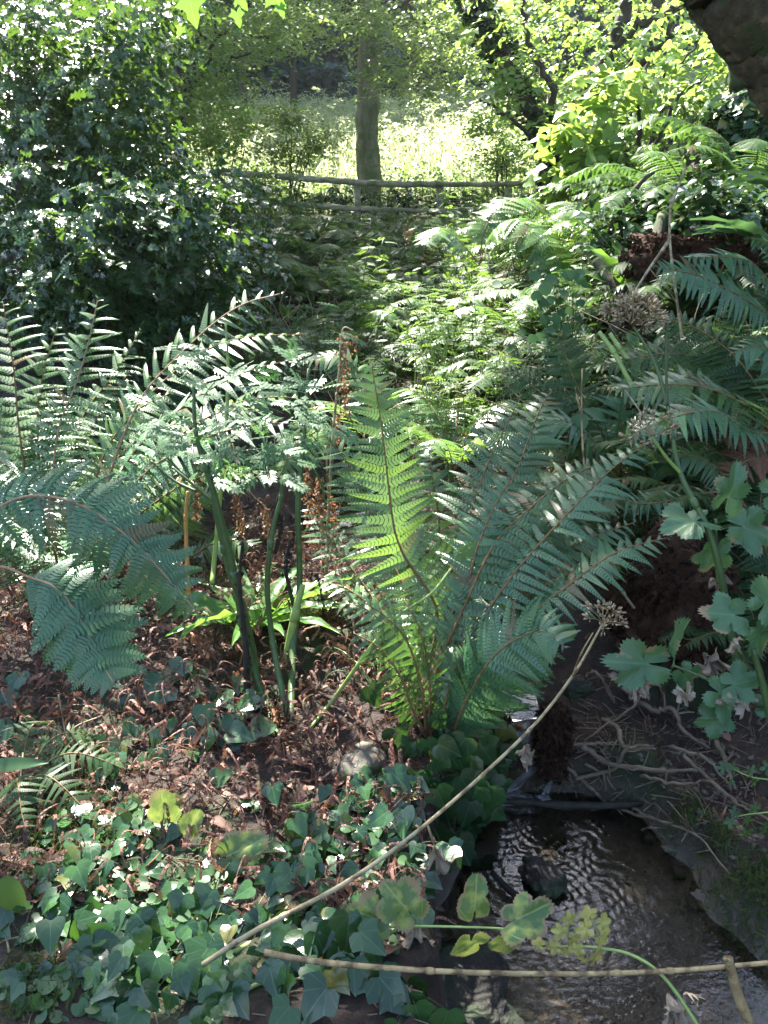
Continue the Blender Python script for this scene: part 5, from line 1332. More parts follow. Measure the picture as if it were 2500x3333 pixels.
# ---- ivy thicket high on the right bank
def ivy_mass(label, pxs, n_, Y0, Y1, size, mat='ivy'):
    root = PG(pxs[0][0], pxs[0][1] + 40) if False else P(pxs[0][0], pxs[0][1], Y0)
    th = thing('ivy_thicket', label, 'ivy', root)
    mb = MB(); C = clumps_px(n_, pxs, 0, Y0, Y1)
    g = G(C[:, 0], C[:, 1]); C[:, 2] = np.maximum(C[:, 2], g + .02)
    sprays(mb, C, size * 3, 6, size, IVY2); mb.build('foliage', M[mat], th)
    for k in range(6):
        e = C[rng.integers(0, len(C))]; e2 = C[rng.integers(0, len(C))]
        limb(th, [e - [0, 0, .2], (e + e2) / 2 - [0, 0, .1], e2], [.012, .009, .005], 'bark_dark', 'stem', 6)
    return th
ivy_mass('glossy ivy thicket draped over the top of the bank by the pale bare branch', [(2060, 720, 70, 50), (2150, 690, 60, 40), (2000, 800, 50, 40), (2230, 720, 60, 40)], 200, 5.0, 5.8, .065)
ivy_mass('ivy tangle on the dark bank below the leaning trunk', [(2380, 640, 70, 60), (2440, 700, 50, 40), (2300, 620, 50, 30)], 170, 4.0, 4.8, .05)
ivy_mass('ivy growing behind the rails around the foot of the central trunk', [(1230, 640, 70, 25), (1350, 650, 60, 20), (1500, 640, 50, 18), (1080, 640, 60, 20)], 120, 12.3, 12.8, .075)

# ---- woody branches on the right bank
def stick(label, pts, r, mat='bark', name='branch', rough=.08):
    return log(name, label, 'branch', [P(*q) for q in pts], r, M[mat], rough, 10)
stick('thick grey bough sloping down the bank beside the hollow', [(2160, 700, 4.8), (2120, 850, 4.6), (2060, 960, 4.4), (1990, 1090, 4.2)], [.035, .045, .04, .03])
stick('short brown bough meeting the grey bough in the hollow', [(1940, 850, 4.7), (1980, 910, 4.6), (2030, 960, 4.5)], [.03, .035, .03])
stick('pale bare branch arching over the ivy thicket', [(1980, 760, 5.4), (2020, 680, 5.4), (2090, 590, 5.4), (2130, 560, 5.4)], [.02, .018, .01])
stick('fallen forked twig in the sunny weeds below the fence end', [(1610, 910, 6.0), (1670, 985, 5.8), (1700, 930, 5.8), (1760, 870, 5.8)], [.015, .014, .008])
stick('dark branch leaning on the bank above the rust fern', [(2470, 1380, 2.7), (2400, 1450, 2.68), (2340, 1560, 2.65)], [.014, .013, .008], 'bark_dark')
stick('second dark branch beside the rust fern', [(2500, 1420, 2.7), (2420, 1470, 2.68), (2300, 1600, 2.6)], [.012, .01, .006], 'bark_dark')

# ================================================================== UMBELS AND STALKS
SEEDT = (np.array([[0, 0, 0], [.4, .25, .06], [1, .12, 0], [1, -.12, 0], [.4, -.25, .06], [.45, 0, .16], [.45, 0, -.12]]), [np.array([[0, 1, 5], [1, 2, 5], [2, 3, 5], [3, 4, 5], [4, 0, 5], [1, 0, 6], [2, 1, 6], [3, 2, 6], [4, 3, 6], [0, 4, 6]])], np.zeros((7, 3)))
def umbel(th, tip, axis, nr, L, seed_n, seed_L, smat='stalk_pale', spreadf=.9, seed_size=.008):
    axis = unit(axis); tip = np.asarray(tip, float)
    ax2 = unit(np.cross(axis, [0, 1, .2])); ax3 = np.cross(axis, ax2)
    mr = MB(); ms = MB()
    for k in range(nr):
        a = k * 2.4; s_ = spreadf * math.sqrt((k + .5) / nr)
        d = unit(axis * (1 - .55 * s_ * s_) + (ax2 * math.cos(a) + ax3 * math.sin(a)) * s_)
        e = tip + d * L * rng.uniform(.85, 1.1)
        tube(mr, catmull([tip, tip + d * L * .5 + axis * .004, e], 3), [.0010, .0007], 4, .5, cap=False)
        for j in range(seed_n):
            dd = unit(d * .8 + rng.normal(0, .55, 3)); f = e + dd * seed_L * rng.uniform(.6, 1.1)
            tube(mr, [e, f], [.0005, .0004], 3, .5, cap=False)
            scatter(ms, SEEDT, [f], dd, rng.normal(0, 1, 3), seed_size * rng.uniform(.8, 1.2), [rng.random()])
    mr.build('rays', M[smat], th); ms.build('seed_head', M['seed'], th)
def stalk_part(th, pts, r, mat, name='stem', nodes=(), nr=1.3, sides=8):
    c = catmull([np.asarray(p) for p in pts], 9)
    mb = MB(); tube(mb, c, r, sides, rng.random(), rough=.02)
    for t in nodes:
        i = int(t * (len(c) - 1)); i = min(max(i, 1), len(c) - 2); d = unit(c[i + 1] - c[i - 1]); rr = float(np.interp(t, np.linspace(0, 1, len(np.atleast_1d(r))), np.atleast_1d(r)))
        tube(mb, [c[i] - d * rr * 2, c[i] - d * rr * .7, c[i] + d * rr * .7, c[i] + d * rr * 2], [rr, rr * nr, rr * nr, rr], sides, rng.random())
    mb.build(name, M[mat], th); return c

# long diagonal dry stalk with the seed umbel
a = P(660, 3140, 1.02)
th = thing('dry_umbel_stalk', 'long pale dry stalk leaning diagonally across the stream with a seed umbel', 'plant', a)
pts = [P(660, 3140, 1.02), P(830, 3030, 1.05), P(1130, 2870, 1.13), P(1390, 2680, 1.21), P(1700, 2400, 1.27), P(1860, 2205, 1.30), P(1962, 2030, 1.32)]
c = stalk_part(th, pts, [.0050, .0048, .0042, .0034, .0028, .0020], 'stalk_pale', nodes=(.235, .46, .69, .86))
umbel(th, pts[-1], (.12, 0, 1), 13, .034, 8, .009, 'stalk_tan', spreadf=1.25, seed_size=.0095)
stalk_part(th, [P(1865, 2200, 1.30), P(1890, 2130, 1.29), P(1930, 2060, 1.29)], [.0022, .0012], 'stalk_tan', 'side_stem')
stalk_part(th, [P(1390, 2680, 1.25), P(1410, 2740, 1.23), P(1425, 2790, 1.22)], [.0028, .0016], 'stalk_tan', 'side_stem')
def dead(th, px, py, Y, s, ang, seed, mat='dead_leaf', nrm=(0, -1, .3)):
    mb = MB(); a_ = R(ang); scatter(mb, crumple(seed), [P(px, py, Y)], [math.cos(a_), 0, math.sin(a_)], nrm, s * 1.3, [rng.random()]); mb.build('dead_leaf', M[mat], th)
dead(th, 1415, 2760, 1.22, .062, -80, 3); dead(th, 1712, 2420, 1.27, .03, -90, 4); dead(th, 1712, 2460, 1.27, .028, -80, 5); dead(th, 1722, 2450, 1.27, .022, -100, 6)

# horizontal dry stalk across the bottom
th = thing('dry_stalk', 'straight brown dry stalk lying level over the water', 'plant', P(950, 3120, 1.0))
stalk_part(th, [P(860, 3100, .97), P(1050, 3132, .97), P(1400, 3160, .97), P(1800, 3170, .98), P(2180, 3160, .97), P(2600, 3125, .96)], [.0050, .0050, .0044, .0042, .0040, .0038], 'stalk_tan', nodes=(.40, .72, .8))
dead(th, 2225, 3230, .97, .07, -90, 13); dead(th, 2210, 3300, .97, .05, -95, 14)
# broken upright brown stick bottom right
th = thing('broken_stalk', 'broken brown upright stalk crossing the level dry stalk', 'plant', P(2500, 3420, .92))
stalk_part(th, [P(2370, 3120, .95), P(2400, 3230, .94), P(2440, 3333, .93), P(2500, 3500, .92)], [.008, .0085, .009, .009], 'stalk_tan')
stalk_part(th, [P(2372, 3150, .95), P(2360, 3120, .945)], [.006, .003], 'stalk_tan', 'splinter')
# green stem with browned mottled leaf sprig over the water
th = thing('hogweed_leaf', 'mottled hogweed leaf stretched over the dark water with browned leaflets', 'plant', P(780, 3115, 1.15))
stalk_part(th, [P(760, 3100, 1.16), P(900, 3035, 1.14), P(1140, 3028, 1.10), P(1300, 3015, 1.08), P(1540, 3018, 1.06), P(1640, 3022, 1.06)], [.0052, .0048, .0024, .0022, .002, .0014], 'stem_lime')
for (px, py, s, ang, sd, nl, w) in [(1370, 2940, .072, 92, 41, 3, .38), (1270, 2960, .085, 120, 49, 5, .46), (1545, 3020, .010, 270, 42, 3, .4), (1542, 3016, .0, 0, 42, 3, .4), (1545, 3028, .0, 0, 1, 3, .4)]:
    if s < .02: continue
for (px, py, s, ang, sd, nl, w) in [(1542, 3010, .070, 88, 41, 3, .36), (1538, 3026, .075, 268, 42, 3, .42), (1615, 3020, .085, 25, 43, 5, .42), (1620, 3026, .072, -62, 44, 3, .42), (1290, 3010, .075, 165, 49, 5, .46), (1370, 3010, .085, 128, 48, 5, .44)]:
    mb = MB(); a_ = R(ang); scatter(mb, lobed(sd, nl, .22, .03, w=w), [P(px, py, 1.07)], [math.cos(a_), .08, math.sin(a_)], (rng.normal(0, .2), -.85, .5), s * 1.3, [rng.random()]); mb.build('leaflet', M['hog_spot'], th)
dead(th, 1350, 3010, 1.09, .060, -92, 21)
# lower green stem from the same place
th = thing('green_stem', 'lime green stem rising out of the ivy to the mottled hogweed leaf', 'plant', PG(800, 3230))
stalk_part(th, [P(790, 3225, 1.15), P(900, 3180, 1.13), P(1080, 3135, 1.11), P(1200, 3080, 1.1), P(1290, 3025, 1.09)], [.0045, .004, .0035, .0028], 'stem_lime')
# yellow leaf sprig
th = thing('yellowing_sprig', 'yellow parsley like sprig arching over the level dry stalk', 'plant', P(2330, 3400, .9))
stalk_part(th, [P(2330, 3450, .90), P(2260, 3320, .93), P(2160, 3180, .97), P(2060, 3110, 1.0), P(1950, 3085, 1.02), P(1850, 3080, 1.04), P(1760, 3088, 1.05)], [.0032, .003, .0026, .002, .0014], 'stem_lime')
stalk_part(th, [P(1960, 3085, 1.02), P(1935, 3010, 1.02), P(1915, 2990, 1.02)], [.0012, .001], 'stem_lime', 'side_stem')
stalk_part(th, [P(1850, 3080, 1.04), P(1848, 3040, 1.04), P(1850, 3000, 1.04)], [.0012, .001], 'stem_lime', 'side_stem')
for (px, py, s, ang) in [(1925, 3000, .026, 110), (1935, 3010, .026, 10), (1935, 3020, .028, 200), (1945, 3035, .032, -50), (1850, 3015, .024, 90), (1848, 3040, .024, 170), (1848, 3055, .022, -10), (1830, 3082, .024, 190), (1905, 3085, .024, 200), (1930, 3090, .032, -60), (1775, 3082, .020, 160), (1850, 3085, .02, 250), (1905, 3110, .020, -95)]:
    mb = MB(); a_ = R(ang); scatter(mb, lobed(int(px + py), 5, .3, .08, w=.55, wave=.04), [P(px, py, 1.02 if px > 1880 else 1.04)], [math.cos(a_), .05, math.sin(a_)], (rng.normal(0, .3), -.9, .45), s * 1.25, [rng.random()]); mb.build('leaflet', M['yellow_leaf'], th)

# big dry umbel on the right
th = thing('dry_umbel', 'large brown seed umbel on a stem leaning over the right bank', 'plant', P(2230, 2100, 1.75))
stalk_part(th, [P(2420, 2300, 1.62), P(2330, 1800, 1.68), P(2215, 1540, 1.75), P(2175, 1330, 1.8), P(2130, 1180, 1.84), P(2062, 1062, 1.87)], [.0085, .0085, .006, .0045, .004, .003], 'stem_green', nodes=(.32, .53, .64))
umbel(th, P(2062, 1062, 1.87), (.05, -.1, 1), 20, .062, 22, .016, 'stalk_tan', spreadf=1.15, seed_size=.011)
stalk_part(th, [P(2172, 1320, 1.8), P(2168, 1180, 1.83), P(2170, 1050, 1.86)], [.0035, .003, .004], 'stem_dark', 'side_stem')
stalk_part(th, [P(2215, 1540, 1.75), P(2170, 1490, 1.74), P(2120, 1420, 1.72)], [.004, .0035, .003], 'stem_lime', 'side_stem')
th2 = thing('dry_umbel', 'small pale seed umbel below the large brown one', 'plant', P(2120, 1420, 1.72))
umbel(th2, P(2120, 1420, 1.72), (-.2, -.2, .9), 14, .045, 9, .014, spreadf=1.3, seed_size=.013)
stalk_part(th2, [P(2120, 1420, 1.72), P(2090, 1350, 1.74), P(2035, 1270, 1.77)], [.002, .0016], 'stalk_pale')
mb = MB(); scatter(mb, crumple(8, .1), [P(2150, 1400, 1.72)], [.3, 0, 1], (0, -1, .3), .05, [.5]); mb.build('leaf', M['ivy_bright'], th2)
# thin dry stems on the right bank
def dry_stem(label, pts, r, mat='stalk_tan', side=()):
    th = thing('withered_herb', label, 'plant', P(*pts[-1]))
    stalk_part(th, pp(*pts), r, mat, nodes=(.5,))
    for s_ in side: stalk_part(th, pp(*s_), [r[-1], r[-1] * .6], mat, 'side_stem')
    return th
dry_stem('tall thin straw coloured stem standing on the bank behind the large umbel', [(2185, 640, 3.0), (2180, 780, 2.95), (2200, 950, 2.9), (2220, 1100, 2.85)], [.0045, .005, .006], 'stalk_pale', [[(2180, 780, 2.95), (2110, 880, 2.9), (2060, 960, 2.85)], [(2180, 680, 2.98), (2210, 600, 3.0), (2235, 540, 3.0)]])
dry_stem('straight tan stem with a thin side shoot in front of the bramble leaves', [(1895, 1200, 2.3), (1893, 1350, 2.25), (1900, 1500, 2.2), (1912, 1600, 2.15)], [.002, .003, .0035], 'stalk_tan', [[(1893, 1350, 2.25), (1880, 1300, 2.25), (1872, 1260, 2.25)]])
dry_stem('pale dry stick poking out of the fern toward the peat mass', [(1860, 1740, 2.05), (1950, 1830, 2.02), (2065, 1980, 2.0)], [.004, .0045, .004], 'stalk_pale')
dry_stem('thin dry grass stem standing at the frame edge over the mossy bank', [(75, 2450, 1.5), (50, 2700, 1.35), (10, 2950, 1.25), (30, 3100, 1.2)], [.0018, .002, .002], 'stalk_pale')
dry_stem('thin dry twig hanging over the dark fern', [(190, 2260, 1.6), (230, 2480, 1.55), (260, 2640, 1.5)], [.0016, .0018], 'stalk_tan')
dry_stem('slender dry stem arching off the lower dark fern', [(330, 2330, 1.65), (240, 2370, 1.62), (180, 2450, 1.58)], [.0015, .0018], 'stalk_pale')
# green jointed stems on the bank
for lab, pts in [('thick green jointed stem leaning on the bank, the lower of two', [(1950, 1080, 2.9), (2000, 1150, 2.85), (2060, 1260, 2.8), (2110, 1330, 2.8)]), ('thick green jointed stem leaning on the bank, the upper of two', [(1985, 1085, 2.95), (2040, 1165, 2.9), (2110, 1240, 2.85)])]:
    th = thing('jointed_stem', lab, 'plant', P(*pts[-1])); stalk_part(th, pp(*pts), [.008, .009, .0085], 'stem_lime', nodes=(.33, .7), nr=1.15)

# red-brown dock seed spikes
def dock(label, pts, r, smat, heads, name='dock_spike'):
    th = thing(name, label, 'plant', P(*pts[-1]))
    c = stalk_part(th, pp(*pts), r, smat, nodes=(.5,))
    for (x0, y0, x1, y1, Y, w) in heads:
        mb = MB(); k = int(abs(y1 - y0) * .9)
        t = rng.random(k); q = P(x0, y0, Y) + (P(x1, y1, Y) - P(x0, y0, Y)) * t[:, None]
        q = q + rng.normal(0, w, (k, 3)) * (1.1 - .5 * np.abs(np.sin(t * 17)))[:, None]
        scatter(mb, LEAF4, q, unit(rng.normal(0, .5, (k, 3)) - UP), rd(k, 1), rng.uniform(.008, .015, k), rng.random(k), zs=3)
        mb.build('seed_head', M['seed_rust'], th)
    return th
dock('rust brown dock spike with a hooked tip beside the tallest frond', [(1150, 1075, 2.5), (1115, 1075, 2.5), (1105, 1200, 2.5), (1085, 1400, 2.45), (1075, 1560, 2.4), (1060, 1900, 2.4)], [.002, .0035, .0045, .006], 'stalk_tan', [(1118, 1085, 1118, 1180, 2.5, .012), (1120, 1190, 1125, 1350, 2.5, .010), (1100, 1360, 1112, 1440, 2.48, .010), (1155, 1090, 1157, 1112, 2.5, .006)])
dock('orange brown dock spike hanging behind the dark jointed stems', [(735, 1050, 2.35), (742, 1200, 2.35), (735, 1400, 2.3), (700, 1800, 2.25), (690, 1900, 2.2)], [.003, .005, .007, .008], 'stem_lime', [(735, 1430, 740, 1560, 2.3, .014), (760, 1560, 790, 1740, 2.28, .012), (640, 1560, 640, 1680, 2.3, .008)])
dock('withered brown leaf strands hanging by the sandy stream bed', [(1060, 1450, 2.35), (1070, 1650, 2.3), (1065, 1850, 2.3)], [.003, .004, .004], 'stalk_tan', [(1040, 1550, 1045, 1780, 2.3, .012), (1085, 1620, 1085, 1790, 2.3, .011), (1000, 1500, 1010, 1700, 2.35, .010)])
dock('small orange seed spray between the dark jointed stems', [(780, 1560, 2.1), (830, 1620, 2.1), (870, 1680, 2.1), (872, 1900, 2.1)], [.0015, .002, .003], 'stalk_tan', [(865, 1650, 868, 1740, 2.1, .006)])
dock('dry red flower stems standing in the sunny weeds', [(1500, 1000, 5.4), (1495, 1150, 5.3), (1490, 1250, 5.2)], [.005, .006, .007], 'stalk_tan', [(1490, 1225, 1510, 1270, 5.2, .03), (1330, 740, 1330, 790, 6.2, .03), (1395, 800, 1400, 860, 6.0, .03)])
# orange stem
th = thing('orange_stem', 'bright orange dying stem glowing in the sun beside the teal frond', 'plant', P(618, 1990, 2.1)); stalk_part(th, pp((612, 1600, 2.12), (605, 1700, 2.12), (612, 1880, 2.1), (618, 1990, 2.1)), [.005, .006, .008], 'stem_orange', nodes=(.3, .75), nr=1.2)

# ---- the dark jointed hogweed stems and their leaf layers
rt = P(905, 2400, 1.85); rt[2] = max(rt[2], float(G(rt[0], rt[1])))
th = thing('water_dropwort', 'tall plant with thick dark green jointed stems rising from the brown litter', 'plant', rt)
ST_ = [
 ([(905, 2400, 1.85), (860, 2280, 1.85), (800, 2080, 1.86), (765, 1880, 1.87), (700, 1620, 1.88), (640, 1420, 1.9), (630, 1250, 1.92)], [.012, .012, .011, .009, .006, .004], 'stem_green', (.18, .35, .5, .75)),
 ([(840, 2180, 1.86), (790, 1980, 1.87), (745, 1850, 1.88), (700, 1650, 1.88), (680, 1500, 1.9)], [.009, .010, .009, .007, .005], 'stem_green', (.3, .6)),
 ([(935, 2330, 1.87), (890, 2100, 1.88), (870, 1900, 1.9), (890, 1720, 1.92), (915, 1620, 1.93), (915, 1560, 1.93)], [.009, .008, .007, .006, .004], 'stem_green', (.22, .55, .8)),
 ([(945, 2360, 1.86), (955, 2100, 1.95), (975, 1900, 2.0), (970, 1650, 2.02), (985, 1480, 2.05), (1005, 1200, 2.1)], [.010, .010, .009, .008, .006, .004], 'stem_green', (.3, .5, .68, .85)),
 ([(930, 2150, 1.95), (960, 2000, 1.98), (985, 1900, 2.0)], [.011, .011, .010], 'stem_lime', (.5,)),
 ([(640, 1600, 1.88), (560, 1560, 1.9), (490, 1500, 1.9)], [.004, .003], 'stem_green', ()),
 ([(700, 1640, 1.88), (620, 1570, 1.88), (560, 1520, 1.9)], [.004, .003], 'stem_green', ()),
 ([(690, 1560, 1.88), (760, 1480, 1.88), (860, 1460, 1.88)], [.003, .002], 'stem_dark', ()),
 ([(985, 1480, 2.05), (1040, 1560, 2.05), (1060, 1640, 2.05)], [.004, .003], 'stem_green', ()),
]
for pts, r_, mt, nd in ST_: stalk_part(th, pp(*pts), r_, mt, nodes=nd, nr=1.18, sides=10)
mb = MB()
C = []
for (cx, cy, sx, sy, Y, k) in [(700, 1380, 110, 60, 1.9, 60), (850, 1300, 120, 55, 1.95, 60), (640, 1200, 90, 50, 1.95, 40), (900, 1480, 110, 40, 1.9, 45), (1010, 1180, 70, 70, 2.1, 40), (1030, 1300, 80, 50, 2.1, 40), (760, 1480, 110, 40, 1.9, 40), (560, 1460, 80, 50, 1.9, 30), (1000, 1420, 70, 40, 2.05, 25)]:
    C += [P(cx + rng.normal(0, sx * .9), cy + rng.normal(0, sy * 1.35), Y + rng.normal(0, .12)) for _ in range(int(k * .32))]
C = np.array(C); n = len(C)
scatter(mb, CMP, C, unit(rng.normal(0, 1, (n, 3)) * [1, .7, .25] + [.1, -.2, 0]), rn(n, .3) + [0, -.35, 0], rng.uniform(.07, .12, n), rng.random(n), zs=rng.uniform(.3, 1.3, n))
mb.build('foliage', M['weed_teal'], th)
# rotten black stems
for lab, pts, r_ in [('rotten black stem hanging against the thick green jointed stem', [(815, 2360, 1.83), (805, 2250, 1.82), (800, 2100, 1.82), (780, 1900, 1.83), (790, 1760, 1.84)], [.004, .010, .008, .005, .003]),
                     ('thin blackened stem standing between the jointed stems', [(895, 1800, 1.95), (915, 1700, 1.94), (900, 1640, 1.94), (930, 1560, 1.96)], [.006, .004, .002]),
                     ('blackened stems crossing under the sunlit strap leaved fern', [(1110, 2250, 2.1), (1060, 2050, 2.1), (1040, 1900, 2.1), (1020, 1870, 2.1)], [.003, .003, .002]),
                     ('rotten dark stem at the edge of the sandy stream bed', [(975, 2200, 2.0), (960, 2000, 2.0), (930, 1850, 2.0), (945, 1760, 2.0)], [.005, .006, .004])]:
    t_ = thing('rotten_stem', lab, 'plant', P(*pts[0])); c = stalk_part(t_, pp(*pts), r_, 'stem_black')
    mb = MB(); k = 60; q = c[rng.integers(0, len(c), k)] + rng.normal(0, .006, (k, 3)); scatter(mb, LEAF4, q, unit(rng.normal(0, .5, (k, 3)) - UP), rd(k, 1), rng.uniform(.008, .02, k), rng.random(k), zs=3); mb.build('shreds', M['stem_black'], t_)
# fibrous base
mb = MB()
for k in range(160):
    a = P(915 + rng.normal(0, 18), rng.uniform(2250, 2440), 1.86); d = unit(np.array([rng.normal(0, .4), rng.normal(0, .4), rng.uniform(-1, .6)])) * rng.uniform(.03, .08)
    tube(mb, [a, a + d * .6 + rng.normal(0, .006, 3), a + d], [.0022, .001], 4, rng.random(), cap=False)
mb.build('root_fibres', M['peat'], th)

# lime stem curving from litter to the fern
th = thing('curved_green_stem', 'smooth lime green stem curving up from the litter into the central fern', 'plant', P(1010, 2370, 1.8))
stalk_part(th, pp((1005, 2375, 1.8), (1090, 2270, 1.78), (1190, 2130, 1.76), (1290, 2010, 1.76), (1400, 1935, 1.76), (1470, 1850, 1.78)), [.0052, .0055, .005, .004, .003], 'stem_lime')
mb = MB()
for (x, y, s) in [(1470, 1840, .09), (1440, 1820, .07), (1490, 1830, .07), (1400, 1935, .06), (1530, 1960, .06)]:
    scatter(mb, CMP, [P(x, y, 1.77)], unit(rng.normal(0, 1, 3) + [.2, 0, .5]), (0, -.7, .7), s, [rng.random()])
mb.build('foliage', M['weed'], th)

# ================================================================== HOGWEED LEAVES ON THE RIGHT
def hog(label, root, lv, stems=(), mat='hog', dm=()):
    th = thing('hogweed', label, 'plant', P(*root))
    for s_ in stems: stalk_part(th, pp(*s_[0]), s_[1], s_[2])
    for (px, py, Y, s, ang, sd, nl, w) in lv:
        mb = MB(); a_ = R(ang); scatter(mb, lobed(sd, nl, .27, .05, w=w, wave=.035, bend=.3), [P(px, py, Y)], [math.cos(a_), -.15, math.sin(a_)], (rng.normal(0, .35), -.75 + rng.normal(0, .3), .6), s * .90, [rng.random()]); mb.build('leaf', M[mat], th)
    for d_ in dm: dead(th, *d_)
    return th
hog('hogweed with ragged brown edged leaves in front of the twig pile', (2560, 2560, 1.45),
 [(2190, 2165, 1.55, .175, 172, 61, 5, .38), (2195, 2165, 1.55, .15, 105, 62, 5, .40), (2200, 2160, 1.55, .10, -50, 63, 5, .5), (2280, 2230, 1.5, .13, -20, 64, 5, .5), (2400, 2330, 1.5, .11, 190, 65, 5, .45), (2330, 2240, 1.5, .11, 20, 66, 5, .5), (2440, 2300, 1.5, .09, 10, 67, 5, .5)],
 [([(2560, 2330, 1.5), (2420, 2270, 1.5), (2300, 2210, 1.52), (2190, 2165, 1.55)], [.005, .004, .0025], 'stem_green')], 'hog',
 [(2060, 2190, 1.55, .06, -60, 71), (2100, 2200, 1.55, .05, -80, 72), (1980, 2180, 1.55, .05, -20, 73), (2220, 2230, 1.5, .045, -70, 74), (2390, 2260, 1.49, .05, -40, 75), (2310, 2110, 1.6, .07, -80, 76), (2360, 2250, 1.49, .04, -90, 77)])
hog('hogweed leaf with pale insect tracks at the frame edge above the ragged leaves', (2560, 2050, 1.5),
 [(2440, 2010, 1.5, .12, 165, 81, 5, .5), (2450, 2010, 1.5, .12, 60, 82, 5, .5), (2450, 2020, 1.5, .11, -60, 83, 5, .5), (2500, 2010, 1.5, .12, 0, 84, 5, .5)], [([(2560, 2600, 1.45), (2500, 2300, 1.48), (2450, 2110, 1.5)], [.009, .009, .007], 'stem_green')], 'hog', [(2400, 2070, 1.49, .04, -90, 85)])
hog('upper hogweed leaf with whitish insect tracks crossing the green umbel stem', (2360, 1750, 1.7),
 [(2330, 1690, 1.7, .15, 175, 91, 5, .5), (2340, 1680, 1.7, .14, 70, 92, 5, .5), (2350, 1700, 1.7, .15, -10, 93, 5, .5), (2340, 1740, 1.7, .12, -100, 94, 5, .5), (2460, 1620, 1.75, .13, 20, 95, 5, .5)], [([(2340, 1900, 1.68), (2330, 1800, 1.7), (2330, 1690, 1.7)], [.006, .005, .004], 'stem_green')], 'hog', [(2345, 1850, 1.69, .05, -80, 96)])
M['track'] = leaf_mat('pale leaf mines', [(.45, .6, .5), (.5, .65, .55)], .1, rough=.5)
# pale seedling at the right edge
th = thing('seedling', 'fresh pale green seedling with cut leaves at the frame edge over the ledge', 'plant', P(2540, 2560, 1.35))
stalk_part(th, pp((2540, 2540, 1.35), (2450, 2530, 1.35), (2380, 2500, 1.36)), [.0015, .001], 'stem_lime')
stalk_part(th, pp((2540, 2640, 1.35), (2440, 2650, 1.35), (2390, 2660, 1.36)), [.0015, .001], 'stem_lime')
for (px, py, s, ang) in [(2400, 2515, .03, 130), (2430, 2525, .028, 60), (2380, 2500, .03, 180), (2450, 2530, .03, -60), (2480, 2520, .04, 60), (2500, 2560, .04, -20), (2410, 2655, .03, 150), (2430, 2655, .035, -70), (2400, 2670, .03, 200), (2450, 2650, .03, 80), (2480, 2680, .04, -60), (2440, 2690, .035, -100), (2500, 2700, .04, 0), (2380, 2560, .018, 90)]:
    mb = MB(); a_ = R(ang); scatter(mb, lobed(int(px * py) % 997, 5, .55, .06, w=.45), [P(px, py, 1.35)], [math.cos(a_), .05, math.sin(a_)], (0, -.8, .6), s, [rng.random()]); mb.build('leaflet', M['round'], th)
# yellow hanging leaf
th = thing('yellow_leaf_plant', 'hanging yellow browned leaf by the small waterfall under the arching frond', 'plant', P(1800, 2040, 1.95))
for (px, py, s, ang) in [(1800, 2055, .06, -85), (1760, 2085, .055, -70)]:
    mb = MB(); a_ = R(ang); scatter(mb, crumple(px, .08), [P(px, py, 1.95)], [math.cos(a_), 0, math.sin(a_)], (0, -1, .2), s, [rng.random()]); mb.build('leaf', M['yellow_leaf'], th)
mb = MB(); scatter(mb, OVATE, [P(1880, 2060, 1.96)], [-1, 0, .1], (0, -.6, .8), .09, [.7]); mb.build('leaf', M['weed'], th)

# ================================================================== IVY AND GROUND PLANTS OF THE BANK
def ivy_vine(label, pts, n_, size, mat='ivy', lift=.03, on=True, upright=False, wid=.03):
    """a trailing stem over the ground with leaves held up on petioles"""
    ws = []
    for q in pts:
        if len(q) == 2: w_ = PG(*q) + [0, 0, .015]
        else: w_ = P(*q)
        ws.append(w_)
    th = thing('ivy_vine', label, 'ivy', ws[0])
    c = stalk_part(th, ws, [.0028, .002, .0012], 'twig')
    for k in range(n_):
        t = (k + rng.random()) / n_; i = int(t * (len(c) - 1)); b = c[i]
        q = b + [rng.normal(0, wid), rng.normal(0, wid), abs(rng.normal(lift, lift * .6))]
        if len(pts[0]) == 3: q = b + [rng.normal(0, wid), -abs(rng.normal(0, .02)) - .01, rng.normal(0, wid)]
        down = np.array([rng.normal(0, .55), -.55, -.35 + rng.normal(0, .3)])
        nrm = np.array([rng.normal(0, .25), -.45 + rng.normal(0, .2), .85])
        if upright: down = np.array([rng.normal(0, .5), -.2, -.9]); nrm = np.array([rng.normal(0, .25), -.9, .4])
        ml = MB(); scatter(ml, ivt[rng.integers(0, 3)], [q], down, nrm, size * rng.uniform(.6, 1.25), [rng.random()], zs=rng.uniform(.5, 1.6))
        lf = ml.build('leaf', M[mat], th)
        ms = MB(); tube(ms, catmull([b, (b + q) / 2 + [0, 0, .008], q], 3), [.0009, .0007], 4, .5, cap=False); ms.build('petiole', M['stem_dark'], lf)
    return th
